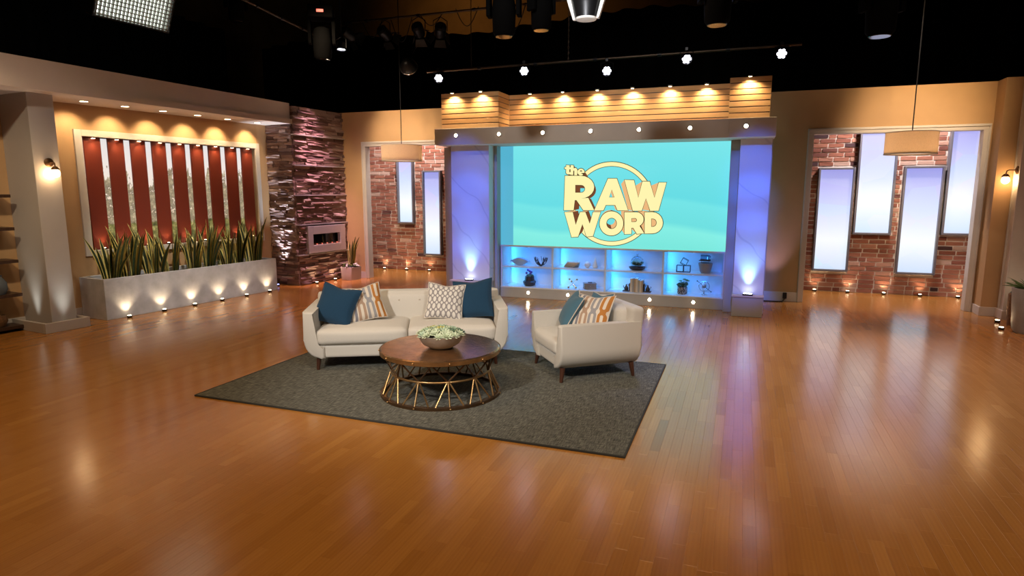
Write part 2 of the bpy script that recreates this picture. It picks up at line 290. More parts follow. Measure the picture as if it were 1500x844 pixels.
# ------------------------------------------------------------------ mesh helpers
class MB:
    def __init__(s): s.bm = bmesh.new(); s.uv = None
    def _x(s, vs, M):
        if M is not None: bmesh.ops.transform(s.bm, matrix=M, verts=vs)
        return vs
    def box(s, x0, x1, y0, y1, z0, z1, bev=0, seg=2, M=None):
        vs = bmesh.ops.create_cube(s.bm, size=1)['verts']
        for v in vs: v.co = Vector(((x0 + x1) / 2 + v.co.x * (x1 - x0), (y0 + y1) / 2 + v.co.y * (y1 - y0), (z0 + z1) / 2 + v.co.z * (z1 - z0)))
        if bev:
            es = list({e for v in vs for e in v.link_edges})
            r = bmesh.ops.bevel(s.bm, geom=es, offset=bev, segments=seg, affect='EDGES', profile=.5)
            vs = s.bm.verts[:]
        s._x(vs, M); return s
    def prism(s, pts, d0, d1, axis='y', bev=0, M=None):
        # pts in the plane, extruded along axis
        mk = {'y': lambda p, d: (p[0], d, p[1]), 'x': lambda p, d: (d, p[0], p[1]), 'z': lambda p, d: (p[0], p[1], d)}[axis]
        a = [s.bm.verts.new(mk(p, d0)) for p in pts]; c = [s.bm.verts.new(mk(p, d1)) for p in pts]
        n = len(pts); f1 = s.bm.faces.new(a); f2 = s.bm.faces.new(c[::-1])
        for i in range(n): s.bm.faces.new((a[i], c[i], c[(i + 1) % n], a[(i + 1) % n]))
        vs = a + c
        if bev:
            es = list(f1.edges) + list(f2.edges)
            r = bmesh.ops.bevel(s.bm, geom=es, offset=bev, segments=3, affect='EDGES', profile=.5)
            vs = s.bm.verts[:]
        s._x(vs, M); return s
    def lathe(s, prof, n=24, cx=0, cy=0, M=None, caps=True):
        rings = []
        for r, z in prof:
            rings.append([s.bm.verts.new((cx + r * math.cos(2 * math.pi * i / n), cy + r * math.sin(2 * math.pi * i / n), z)) for i in range(n)])
        for a, c in zip(rings, rings[1:]):
            for i in range(n): s.bm.faces.new((a[i], a[(i + 1) % n], c[(i + 1) % n], c[i]))
        if caps:
            s.bm.faces.new(rings[0][::-1]); s.bm.faces.new(rings[-1])
        s._x([v for r in rings for v in r], M); return s
    def tube(s, path, r, n=8, r2=None, closed=False, M=None):
        path = [Vector(p) for p in path]; N = len(path); rings = []; up0 = Vector((0, 0, 1))
        for k, p in enumerate(path):
            if closed: d = path[(k + 1) % N] - path[k - 1]
            else: d = path[min(k + 1, N - 1)] - path[max(k - 1, 0)]
            d.normalize(); up = up0 if abs(d.dot(up0)) < .95 else Vector((1, 0, 0))
            x = d.cross(up).normalized(); y = d.cross(x)
            rr = r if r2 is None else r + (r2 - r) * k / max(1, N - 1)
            rings.append([s.bm.verts.new(p + x * rr * math.cos(2 * math.pi * i / n) + y * rr * math.sin(2 * math.pi * i / n)) for i in range(n)])
        for k in range(N if closed else N - 1):
            a, c = rings[k], rings[(k + 1) % N]
            for i in range(n): s.bm.faces.new((a[i], a[(i + 1) % n], c[(i + 1) % n], c[i]))
        if not closed: s.bm.faces.new(rings[0][::-1]); s.bm.faces.new(rings[-1])
        s._x([v for r_ in rings for v in r_], M); return s
    def sphere(s, r, c=(0, 0, 0), sc=(1, 1, 1), u=16, v=10, M=None):
        vs = bmesh.ops.create_uvsphere(s.bm, u_segments=u, v_segments=v, radius=r)['verts']
        for q in vs: q.co = Vector((c[0] + q.co.x * sc[0], c[1] + q.co.y * sc[1], c[2] + q.co.z * sc[2]))
        s._x(vs, M); return s
    def soft(s, x0, x1, y0, y1, z0, z1, r=.05, crown=(0, 0, .02), n=10, M=None):
        vs = bmesh.ops.create_cube(s.bm, size=2)['verts']
        es = list({e for v in vs for e in v.link_edges})
        g = bmesh.ops.subdivide_edges(s.bm, edges=es, cuts=n, use_grid_fill=True)
        allv = s.bm.verts[:]
        h = Vector(((x1 - x0) / 2, (y1 - y0) / 2, (z1 - z0) / 2)); c = Vector(((x0 + x1) / 2, (y0 + y1) / 2, (z0 + z1) / 2))
        for v in allv:
            t = Vector([math.copysign(abs(q) ** .6, q) for q in v.co])
            p = Vector((t.x * h.x, t.y * h.y, t.z * h.z))
            inn = Vector([max(-h[i] + r, min(h[i] - r, p[i])) for i in range(3)]); d = p - inn
            if d.length > 1e-6: p = inn + d.normalized() * r
            bx = (1 - t.x ** 2); by = (1 - t.y ** 2); bz = (1 - t.z ** 2)
            p += Vector((math.copysign(crown[0] * by * bz, t.x) if abs(t.x) > .5 else 0, math.copysign(crown[1] * bx * bz, t.y) if abs(t.y) > .5 else 0, math.copysign(crown[2] * bx * by, t.z) if abs(t.z) > .5 else 0))
            v.co = c + p
        s._x(allv, M); return s
    def mesh(s, name, smooth=None):
        me = bpy.data.meshes.new(name); bmesh.ops.recalc_face_normals(s.bm, faces=s.bm.faces)
        s.bm.to_mesh(me); s.bm.free()
        if smooth:
            for p in me.polygons: p.use_smooth = True
            me.set_sharp_from_angle(angle=R(smooth))
        return me
    def build(s, name, m, parent=None, loc=(0, 0, 0), rot=(0, 0, 0), smooth=None):
        return place(name, s.mesh(name, smooth), m, parent, loc, rot)
def place(name, me, m, parent=None, loc=(0, 0, 0), rot=(0, 0, 0), scale=(1, 1, 1)):
    if m is not None and not me.materials: me.materials.append(MATS[m])
    o = bpy.data.objects.new(name, me); COL.objects.link(o); o.location = loc; o.rotation_euler = rot; o.scale = scale
    if parent is not None: o.parent = parent
    return o
def tag(o, label, cat, group=None):
    o['label'] = label; o['category'] = cat
    if group: o['group'] = group
    return o
def thing(name, label, cat, loc=(0, 0, 0), rz=0, group=None):
    o = bpy.data.objects.new(name, None); COL.objects.link(o); o.empty_display_size = .1
    o.location = loc; o.rotation_euler = (0, 0, rz); return tag(o, label, cat, group)
def struct(o, label=None):
    o['kind'] = 'structure'
    if label: o['label'] = label
    return o
def copy_tree(o, loc, rz=None, label=None, parent=None):
    c = o.copy(); COL.objects.link(c)
    if parent is not None: c.parent = parent
    else:
        c.location = loc
        if rz is not None: c.rotation_euler[2] = rz
        if label: c['label'] = label
    for ch in o.children: copy_tree(ch, None, parent=c)
    return c
def B(x0, x1, y0, y1, z0, z1, bev=0): return MB().box(x0, x1, y0, y1, z0, z1, bev)

# ------------------------------------------------------------------ floor
CO, CS, F0 = Vector((0, 0, 1.8)), math.sin(R(20)), math.cos(R(20))
def project(p):
    q = Vector(p) - CO; fh = Vector((-CS, F0, 0)); f = fh * math.cos(PITCH) + Vector((0, 0, -math.sin(PITCH))); u = fh * math.sin(PITCH) + Vector((0, 0, math.cos(PITCH)))
    z = q.dot(f)
    if z < .2: return None
    return 750 + 920 * (q.x * F0 + q.y * CS) / z, 422 - 920 * q.dot(u) / z, z
floor = struct(B(-15.8, 9, -1.5, 17.2, -.12, -.012).build('floor', 'sub_floor'))
planks = []; PW = .068
x = -11.4; rnd = random.Random(3)
while x < 5.2:
    y = -.4 - rnd.random() * .5
    while y < 12.6:
        L = rnd.choice((.32, .40, .48, .56, .64)); planks.append((x, y, L, min(1, max(0, rnd.gauss(.5, .13))))); y += L
    x += PW
def plank_geo(x, y, L, ox=0, oy=0):
    g = .0002; a, b_, c, d = x + g - ox, x + PW - g - ox, y + g - oy, y + L - g - oy; h = .0005
    vs = [(a, c, -.012), (b_, c, -.012), (b_, d, -.012), (a, d, -.012), (a, c, -h), (b_, c, -h), (b_, d, -h), (a, d, -h), (a + h, c + h, 0), (b_ - h, c + h, 0), (b_ - h, d - h, 0), (a + h, d - h, 0)]
    fs = [(8, 9, 10, 11)] + [(i, (i + 1) % 4, 4 + (i + 1) % 4, 4 + i) for i in range(4)] + [(4 + i, 4 + (i + 1) % 4, 8 + (i + 1) % 4, 8 + i) for i in range(4)]
    return vs, fs
def shown(pl):
    x, y, L, t = pl; c = project((x + PW / 2, y + L / 2, 0))
    if not c or not (0 < c[0] < 1500 and 0 < c[1] < 844): return 0
    if -4.43 < x < -.6 and 4.0 < y < 6.45: return 0
    return 1 / c[2] ** 3 * L
order = sorted(range(len(planks)), key=lambda i: -shown(planks[i])); near = set(order[:300])
def tint_attr(me, vals):
    a = me.attributes.new('tint', 'FLOAT', 'FACE'); a.data.foreach_set('value', vals)
V, Fc, T = [], [], []
for i, pl in enumerate(planks):
    if i in near:
        x, y, L, t = pl; vs, fs = plank_geo(x, y, L, x, y); me = bpy.data.meshes.new('plank'); me.from_pydata(vs, [], fs); tint_attr(me, [t] * len(fs))
        place('plank', me, 'oak_laminate', floor, (x, y, 0))
    else:
        vs, fs = plank_geo(*pl[:3]); k = len(V); V += vs; Fc += [tuple(q + k for q in f) for f in fs]; T += [pl[3]] * len(fs)
me = bpy.data.meshes.new('plank_field'); me.from_pydata(V, [], Fc); tint_attr(me, T)
place('plank_field', me, 'oak_laminate', floor)['kind'] = 'stuff'

# ------------------------------------------------------------------ studio shell: black drapes, brown rear wall, ceiling
struct(B(-15.6, 9, 17.0, 17.2, 0, 8).build('wall_studio', 'studio_wall')); struct(B(-15.8, -15.6, -1.5, 17.2, 0, 8).build('wall_studio_left', 'studio_wall'))
struct(B(-15.8, 9, -1.5, 17.2, 8, 8.2).build('ceiling', 'black'))
def drape(name, path, z0, ztop, label):
    mb = MB(); prev = None
    n = len(path)
    for k, (x, y) in enumerate(path):
        zt = ztop(k / (n - 1)); cur = [mb.bm.verts.new((x, y, z)) for z in (z0, (z0 + zt) / 2, zt)]
        if prev:
            for j in range(2): mb.bm.faces.new((prev[j], cur[j], cur[j + 1], prev[j + 1]))
        prev = cur
    o = mb.build(name, 'drape', smooth=60); sm = o.modifiers.new('thickness', 'SOLIDIFY'); sm.thickness = .01
    return tag(o, label, 'curtain')
bp = [(-12.1 + i * .05, 14.0 + .10 * math.sin(i * .55) + .04 * math.sin(i * .21)) for i in range(int(20 / .05))]
drape('stage_curtain', bp, 0.0, lambda t: 5.46 + .10 * math.sin(t * 16) + .9 * max(0, t - .56), 'wide black pleated stage curtain hanging behind the set')
lp = [(-12.4 + .10 * math.sin(i * .55), -1.0 + i * .05) for i in range(284)]
drape('stage_curtain', lp, 0.0, lambda t: 5.72, 'black pleated stage curtain behind the wall with the orange fins')
spot('work_light', (-7.0, 13.5, 7.2), (-6.6, 17, 6.2), 150, (1, .62, .25), 120, .9, .3)

# ------------------------------------------------------------------ left wall (frame W: a along the wall, b out of it)
LP = Vector((-8.19, 6.10, 0)); LR = R(-6.5)
WP = LP + Matrix.Rotation(LR, 3, 'Z') @ Vector((-.64, 3.7, 0)); WR = LR
def W(a, b, z=0): return WP + Matrix.Rotation(WR, 3, 'Z') @ Vector((b, a, z))
def wbuild(mb, name, m, parent=None, smooth=None):
    return mb.build(name, m, parent, WP if parent is None else (0, 0, 0), (0, 0, WR if parent is None else 0), smooth)
A0, A1, ZB, ZT = -3.44, -.42, .93, 2.54
mb = MB(); mb.box(-.2, 0, -9.4, A0, 0, 3.0); mb.box(-.2, 0, A1, .3, 0, 3.0); mb.box(-.2, 0, A0, A1, 0, ZB); mb.box(-.2, 0, A0, A1, ZT, 3.0)
wall_left = struct(wbuild(mb, 'wall_left', 'plaster'))
struct(wbuild(MB().box(0, .02, -9.4, .1, 0, .13, .004), 'baseboard_left', 'white_paint'))
# fascia with soffit and recessed lights
fb = lambda a, o=0: .645 - o - .0667 * (a + .1)
mb = MB(); mb.prism([(-.2, -9.4), (fb(-9.4), -9.4), (fb(-.1), -.1), (-.2, -.1)], 2.975, 3.06, 'z'); mb.prism([(fb(-9.4, .16), -9.4), (fb(-9.4, .05), -9.4), (fb(-.1, .05), -.1), (fb(-.1, .16), -.1)], 3.06, 3.345, 'z'); mb.prism([(-.75, -9.4), (fb(-9.4, .16), -9.4), (fb(-.1, .16), -.1), (-.75, -.1)], 3.06, 3.10, 'z')
fas = struct(wbuild(mb, 'trim_1', 'plaster_grey'), 'grey painted fascia with a lower lip above the left wall')
def disc_lens(name, m, parent, loc, r, rot=(0, 0, 0), th=.006):
    return MB().lathe([(r, 0), (r, th)], 16).build(name, m, parent, loc, rot)
for a, b_ in ((-3.60, .44), (-3.03, .42), (-2.44, .40), (-1.83, .37), (-1.24, .34), (-.60, .32)):
    d = MB().lathe([(.062, 0), (.062, .012), (.05, .012), (.05, .0)], 20, caps=False).build('downlight', 'chrome', fas, (b_, a, 2.964)); disc_lens('lens', 'warm_lens', d, (0, 0, .004), .048)
    spot('downlight_lamp', W(a, b_ - .06, 2.94), W(a, -.1, 2.30), 30, (1, .72, .42), 88, .75, .03)
# pilaster standing in a trough that hides uplights
mb = MB(); mb.box(0, .64, -4.39, -4.09, 0, 2.975, .004)
struct(wbuild(mb, 'trim_2', 'pilaster_paint'), 'square grey pilaster at the left wall with glow at its foot')
mb = MB(); mb.box(.755, .795, -4.55, -4.01, 0, .13, .005); mb.box(.02, .755, -4.55, -4.51, 0, .13, .005); mb.box(0.02, .755, -4.05, -4.01, 0, .13, .005)
struct(wbuild(mb, 'trim_3', 'pilaster_paint'), 'low grey box kerb around the foot of the left pilaster')
spot('trough_lamp', W(-4.24, .735, .05), W(-4.24, .70, 1.2), 30, (.95, 1, .92), 44, 1, .05)
spot('trough_lamp', W(-4.485, .35, .05), W(-4.45, .35, 1.2), 28, (.95, 1, .92), 44, 1, .05)
spot('trough_lamp', W(-4.0, .10, .05), W(-3.95, 0, 1.2), 5, (1, .85, .8), 75, .8, .03)
# window with orange fins
win = struct(wbuild(MB().box(-.2, .03, A0 - .10, A0, ZB - .08, ZT + .09, .004).box(-.2, .03, A1, A1 + .09, ZB - .08, ZT + .09, .004).box(-.2, .03, A0, A1, ZT, ZT + .09, .004).box(-.2, .06, A0, A1, ZB - .08, ZB, .004), 'window_1', 'white_paint'), 'wide window with nine upright orange fins and a pale frame')
P = (A1 - A0 - .02) / 9
for i in range(9):
    a = A0 + .045 + i * (A1 - A0 - .32) / 8
    fin = MB().box(-.05, -.02, a, a + .235, ZB, ZT, .004).build('fin', 'fin_paint', win)
    ac = a + .118
    d = MB().lathe([(.028, 0), (.028, .018)], 12).build('downlight', 'chrome', win, (.012, ac, ZT - .018)); disc_lens('lens', 'warm_lens', d, (0, 0, -.004), .024)
    spot('fin_lamp', W(ac, .03, ZT - .03), W(ac, -.03, 1.8), 4.2, WARM, 80, .7, .015)
    u = MB().box(-.02, .02, -.028, .028, 0, .025, .004).build('uplight', 'gunmetal', win, (.025, ac, ZB)); disc_lens('lens', 'warm_lens', u, (0, 0, .022), .018)
    spot('fin_lamp', W(ac, .03, ZB + .045), W(ac, -.03, 1.7), 2.6, WARM, 90, .7, .015)
tag(wbuild(MB().box(-.34, -.32, A0 - .4, A1 + .4, ZB - .05, ZT + .2), 'scenic_backdrop', 'scenic_print'), 'backlit print of pale trees and sunny shrubs behind the orange fins', 'backdrop')

# ------------------------------------------------------------------ stone fireplace wall (frame L, slightly askew)
def Lw(a, b, z=0): return LP + Matrix.Rotation(LR, 3, 'Z') @ Vector((b, a, z))
def lroot(o): o.location = LP; o.rotation_euler = (0, 0, LR); return o
STRIPS = (.568, 1.14, 1.69, 2.24, 2.79); FP = (3.79, 4.82, .59, 1.105)
stone_meshes = []
for k in range(6):
    rs = random.Random(k); mb = MB(); vs = bmesh.ops.create_cube(mb.bm, size=1)['verts']
    bmesh.ops.subdivide_edges(mb.bm, edges=mb.bm.edges[:], cuts=1, use_grid_fill=True)
    for v in mb.bm.verts:
        v.co += Vector((rs.uniform(-.22, .28) if v.co.x > .1 else 0, rs.uniform(-.015, .015), rs.uniform(-.05, .05)))
    stone_meshes.append(mb.mesh('ledge_stone'))
sw = struct(lroot(MB().box(-.62, -.05, 3.66, 4.97, 0, 3.31).build('wall_fireplace', 'stone_back')))
rs = random.Random(11); z = 0; row = 0; BANDS = [0, *STRIPS, 3.31]
for z0, z1 in zip(BANDS, BANDS[1:]):
    nrow = max(1, round((z1 - z0 - .02) / .056)); h = (z1 - z0 - .02) / nrow
    for r_ in range(nrow):
        z = z0 + .01 + (r_ + .5) * h; a = 3.60 - rs.random() * .1
        while a < 4.95:
            Ls = rs.uniform(.16, .46); s0, s1 = max(a, 3.60), min(a + Ls, 4.965); a += Ls
            segs = [(s0, s1)]
            if FP[2] - .01 < z < FP[3] + .01:
                segs = [(s0, min(s1, FP[0])), (max(s0, FP[1]), s1)]
            for p0, p1 in segs:
                if p1 - p0 < .03: continue
                dp = rs.uniform(.045, .085)
                place('ledge_stone', stone_meshes[rs.randrange(6)], 'ledge_stone', sw, (-.052 + dp / 2, (p0 + p1) / 2, z), (0, 0, 0), (dp, p1 - p0 - .004, h - .004))
ret = struct(lroot(MB().box(-.70, -.03, 3.60, 3.66, 0, 3.0).build('wall_fireplace_return', 'stone_back')))
z = 0
while z < 2.95:
    b_ = -.66; h = .0565
    while b_ < -.02:
        Ls = rs.uniform(.14, .40); p1 = min(b_ + Ls, .0)
        dp = rs.uniform(.03, .07)
        if p1 - b_ > .03: place('ledge_stone', stone_meshes[rs.randrange(6)], 'ledge_stone', ret, ((b_ + p1) / 2, 3.60 - dp / 2 + .01, z + h / 2), (0, 0, R(-90)), (dp, p1 - b_ - .004, h - .004))
        b_ = p1 if p1 < 0 else 1
    z += h
for zs in STRIPS:
    MB().box(-.05, .05, 3.56, 4.97, zs - .008, zs + .008).build('metal_strip', 'steel', sw)
fp = thing('wall_fireplace_heater', 'brushed steel electric wall fireplace set into the stacked stone', 'fireplace', Lw(0, 0, 0), LR)
mb = MB(); o0, o1, oz0, oz1 = 3.92, 4.67, .74, .95
mb.box(.0, .075, FP[0], o0, FP[2], FP[3], .004); mb.box(.0, .075, o1, FP[1], FP[2], FP[3], .004); mb.box(.0, .075, o0, o1, FP[2], oz0, .004); mb.box(.0, .075, o0, o1, oz1, FP[3], .004)
mb.build('frame', 'steel', fp); MB().box(-.045, -.03, o0 - .02, o1 + .02, oz0 - .02, oz1 + .02).build('firebox', 'fire_glass', fp)
for k in range(16):
    MB().sphere(.016, (0, 0, 0), (1, 1.4, .7), 8, 6).build('ember', 'ember' if k % 3 == 0 else 'ceramic_dark', fp, (-.005 + .01 * rs.random(), o0 + .03 + k * .046, oz0 + .012))
MB().box(-.03, .0, o0, o1, oz0 - .015, oz0, 0).build('ember_tray', 'gunmetal', fp)

# ------------------------------------------------------------------ back walls, openings, brick alcoves
def uplight(loc, label, group, tgt=None, power=5.5, color=WARM, lens='warm_lens', ang=100, rz=0):
    t = thing('floor_uplight', label, 'uplight', loc, rz, group)
    MB().lathe([(.03, 0), (.034, .012), (.034, .03), (.026, .034)], 14).build('housing', 'gunmetal', t, smooth=40)
    disc_lens('lens', lens, t, (0, 0, .034), .024, th=.004)
    if tgt is not None: spot('uplight_lamp', (loc[0], loc[1], loc[2] + .05), tgt, power, color, ang, .8, .02)
    return t
HW = 3.31
def opening(x0, x1, name, lab):
    c = .09; mb = MB()
    mb.box(x0, x0 + c, 10.97, 11.14, 0, 2.64, .006); mb.box(x1 - c, x1, 10.97, 11.14, 0, 2.64, .006); mb.box(x0, x1, 10.97, 11.14, 2.64, 2.73, .006)
    mb.box(x0 + .012, x0 + .03, 10.955, 10.97, 0, 2.70); mb.box(x1 - .03, x1 - .012, 10.955, 10.97, 0, 2.70); mb.box(x0 + .012, x1 - .012, 10.955, 10.97, 2.695, 2.715)
    return struct(mb.build(name, 'white_paint'), lab)
OL0, OL1, OR0, OR1 = -7.19, -4.55, .90, 3.28
struct(MB().box(-7.72, OL0, 11, 11.12, 0, HW).box(OL0, OL1, 11, 11.12, 2.73, HW).box(OL1, OR0, 11, 11.12, 0, HW).box(OR0, OR1, 11, 11.12, 2.73, HW).box(OR1, 3.6, 11, 11.12, 0, HW).build('wall_back', 'plaster'))
opening(OL0, OL1, 'trim_4', 'pale casing around the alcove opening beside the stone fireplace')
opening(OR0, OR1, 'trim_5', 'pale casing around the wide alcove opening beside the right pillar')
struct(MB().box(-7.60, OL0, 10.98, 11, 0, .13, .004).build('baseboard_back_left', 'white_paint'))
struct(MB().box(.3, OR0, 10.98, 11, 0, .15, .004).build('baseboard_back', 'white_paint'))
struct(MB().box(OR1, 3.45, 10.98, 11, 0, .13, .004).build('baseboard_back_right', 'white_paint'))
brick_meshes = []
for k in range(6):
    rb = random.Random(40 + k); mb = MB(); mb.box(-.5, .5, -.5, .5, -.5, .5)
    bmesh.ops.subdivide_edges(mb.bm, edges=mb.bm.edges[:], cuts=1, use_grid_fill=True)
    for v in mb.bm.verts:
        e = sum(abs(q) > .4 for q in v.co); sh = {3: .06, 2: .025}.get(e, 0)
        v.co = Vector((v.co.x * (1 - sh * .5) + rb.uniform(-.012, .012), v.co.y + (rb.uniform(-.10, .10) if v.co.y < -.1 else 0), v.co.z * (1 - sh) + rb.uniform(-.035, .035)))
    brick_meshes.append(mb.mesh('brick'))
def brick_wall(name, x0, x1, yf, holes, seed):
    wl = struct(MB().box(x0 - .3, x1 + .3, yf + .012, yf + .2, 0, 3.1).build(name, 'mortar'))
    rb = random.Random(seed); z = .0; h = .0785; row = 0
    while z < 2.86:
        bl = .252; x = x0 - (row % 2) * bl / 2 - rb.random() * .03
        while x < x1:
            L = bl * rb.choice((1, 1, 1, 1.05, .95, .5)); segs = [(max(x, x0), min(x + L, x1))]; x += L
            for hx0, hx1, hz0, hz1 in holes:
                if z + h > hz0 + .01 and z < hz1 - .01:
                    ns = []
                    for p0, p1 in segs: ns += [(p0, min(p1, hx0)), (max(p0, hx1), p1)]
                    segs = ns
            for p0, p1 in segs:
                if p1 - p0 < .03: continue
                place('brick', brick_meshes[rb.randrange(6)], 'brick', wl, ((p0 + p1) / 2, yf + .012 + rb.uniform(-.005, .004), z + h / 2), (0, 0, 0), (p1 - p0 - .016, .020, h - .017))
        z += h; row += 1
    return wl
BL, BR = 12.48, 12.36
WL = [(-7.23, -6.83, 1.05, 2.60), (-6.60, -6.16, .36, 2.20)]
WRt = [(1.22, 1.79, .37, 2.17), (1.82, 2.40, 1.03, 2.84), (2.515, 3.10, .37, 2.18), (3.13, 3.72, 1.05, 2.84)]
brick_wall('wall_alcove_left', -8.08, -5.98, BL, WL, 5)
brick_wall('wall_alcove_right', .86, 3.80, BR, WRt, 6)
struct(B(-8.32, -8.1, 11.12, 12.5, 0, HW).build('wall_alcove_side', 'plaster_grey')); struct(B(3.80, 3.92, 11.12, 12.4, 0, HW).build('wall_alcove_end', 'plaster_grey'))
wi = 2; WLAB = ['narrow glowing pane high on the brick, next to the fireplace', 'narrow glowing pane low on the brick behind the left pillar'] + ['tall glowing pane of the four on the brick, %s from the pillar' % q for q in ('first', 'second', 'third', 'last')]
for holes, yf in ((WL, BL), (WRt, BR)):
    for x0, x1, z0, z1 in holes:
        f_ = .032; mb = MB(); y0, y1 = yf - .10, yf + .02
        mb.box(x0, x0 + f_, y0, y1, z0, z1, .004); mb.box(x1 - f_, x1, y0, y1, z0, z1, .004); mb.box(x0 + f_, x1 - f_, y0, y1, z0, z0 + f_, .004); mb.box(x0 + f_, x1 - f_, y0, y1, z1 - f_, z1, .004)
        wn = struct(mb.build('window_%d' % wi, 'window_grey'), WLAB[wi - 2]); wi += 1
        MB().box(x0 + f_, x1 - f_, yf - .03, yf - .015, z0 + f_, z1 - f_).build('pane', 'lit_pane', wn)
ORD0 = ('first', 'second', 'third', 'fourth', 'fifth', 'sixth')
for i, x in enumerate((1.29, 1.82, 2.38, 2.92, 3.47)): uplight((x, BR - .07, 0), 'floor uplight below the four brick alcove panes, %s from the pillar' % ORD0[i], 'uplights in the right brick alcove', (x, BR - .01, .6))
for i, x in enumerate((-7.62, -7.05, -6.48)): uplight((x, BL - .07, 0), 'floor uplight in the brick alcove behind the sofa, %s from the fireplace' % ORD0[i], 'uplights in the left brick alcove', (x, BL - .01, .6))
for i, a in enumerate((3.93, 4.44, 4.92)): p = Lw(a, .10); uplight(tuple(p), 'floor uplight under the wall fireplace, %s from the square pot' % ORD0[2 - i], 'uplights under the fireplace', tuple(Lw(a, .03, .6)))
p = Lw(3.36, -.33); uplight(tuple(p), 'blue-white floor uplight grazing the side of the stone wall', None, tuple(Lw(3.57, -.30, 1.9)), 420, (.75, .84, 1), 'led_blue', 36)
# right wall with pilaster
struct(B(3.30, 3.62, 10.68, 11.0, 0, HW).build('wall_right_pier', 'plaster'))
struct(MB().box(3.28, 3.30, 10.66, 10.98, 0, .13, .004).box(3.30, 3.50, 10.66, 10.68, 0, .13, .004).build('baseboard_right', 'white_paint'))
struct(B(3.86, 4.0, 7.0, 10.6, 0, HW).build('wall_right', 'plaster_grey'))
struct(MB().box(3.50, 3.86, 10.42, 10.64, 0, HW, .006).box(3.485, 3.50, 10.42, 10.45, .1, HW).box(3.485, 3.50, 10.60, 10.63, .1, HW).box(3.47, 3.86, 10.40, 10.66, 0, .13, .004).build('trim_6', 'white_paint'), 'white pilaster on the right wall carrying a lamp')

# ------------------------------------------------------------------ media wall: pillars, cabinet, screen, beam, slats
def pillar(x0, x1, b0, b1, label):
    t = thing('light_pillar', label, 'pillar', ((x0 + x1) / 2, 9.7, 0), 0, None); cx = (x0 + x1) / 2; x0 -= cx; x1 -= cx; b0 -= cx; b1 -= cx
    MB().box(x0, x1, 0, .5, 0, 2.495, .006).build('frame', 'surround', t)
    MB().box(b0, b1, -.29, 0, 0, .285, .006).build('plinth', 'surround', t)
    MB().box(b0 - .01, b1 + .01, -.31, 0, .285, .31, .004).build('ledge', 'beam_grey', t)
    MB().box(b0, b1, -.20, 0, .31, 2.495, .004).build('panel', 'marble', t)
    u = MB().box(-.07, .07, -.308, -.25, .31, .335, .005).build('uplight', 'gunmetal', t, ((b0 + b1) / 2, 0, 0)); MB().box(-.055, .055, -.302, -.256, .335, .34).build('lens', 'cool_lens', u)
    spot('pillar_lamp', (cx + (b0 + b1) / 2, 9.7 - .285, .36), (cx + (b0 + b1) / 2, 9.7 - .20, 1.0), 30, (.40, .80, 1), 56, 1, .04)
    return t
pillar(-4.74, -3.79, -4.52, -3.85, 'lavender lit pillar with marble panel between brick alcove and screen')
pillar(-.20, .36, -.07, .34, 'lavender lit pillar with marble panel beside the wide right alcove')
cab = thing('display_cabinet', 'low white display cabinet with eight glowing blue bays under the screen', 'cabinet', (-2.0, 9.83, 0))
CX = [-3.765, -2.872, -2.0, -1.10, -.212]
X = [c + 2.0 for c in CX]
MB().box(X[0] - .02, X[4] + .01, .0, .42, 0, .165, .004).build('plinth', 'surround', cab)
MB().box(X[0] - .02, X[4] + .01, -.012, .42, .165, .185, .003).build('bottom_board', 'white_gloss', cab)
MB().box(X[0] - .02, X[4] + .01, -.012, .42, .858, .882, .003).build('top_board', 'white_gloss', cab)
MB().box(X[0] - .02, X[4] + .01, .40, .42, .185, .858).build('back_panel', 'white_gloss', cab)
for i, xx in enumerate(X): MB().box(xx - .012, xx + .012, -.006, .40, .185, .858, .002).build('divider', 'white_gloss', cab)
for i in range(4): MB().box(X[i] + .012, X[i + 1] - .012, 0, .40, .512, .53, .002).build('shelf', 'white_gloss', cab)
for i in range(4):
    xm = (X[i] + X[i + 1]) / 2
    for zt in (.858, .512):
        pk = MB().lathe([(.028, 0), (.028, .010)], 14).build('puck_light', 'beam_grey', cab, (xm, .10, zt - .010)); disc_lens('lens', 'puck', pk, (0, 0, -.003), .02, th=.003)
        area('bay_lamp', (xm - 2.0, 9.83 + .18, zt - .02), (xm - 2.0, 9.83 + .24, 0), 1.35, (.05, .30, 1), .5, .08)
        area('bay_lamp', (X[i] - 2 + .03, 9.83 + .30, zt - .16), (X[i] - 2 + .5, 9.83 + .42, zt - .16), 0.7, (.04, .55, 1), .05, .28)
for x in (-3.286, -2.604, -1.94, -1.287, -.628):
    d = MB().lathe([(.034, 0), (.034, .008), (.026, .010)], 18).build('step_light', 'chrome', cab, (x + 2.0, .0, .095), (R(90), 0, 0)); disc_lens('lens', 'soft_lens', d, (0, 0, .009), .026)
    spot('step_lamp', (x, 9.80, .10), (x, 9.4, 0), .8, WARM, 120, .8, .02)
scr = thing('video_screen', 'large cyan video screen showing a cream lettered round show logo', 'screen', (-1.9, 9.86, .882))
MB().box(-1.666, 1.70, 0, .10, 0, 1.62).build('display', 'screen_field', scr)
MB().box(-1.89, -1.668, 0, .10, 0, 1.62).build('edge_panel', 'screen_edge', scr)
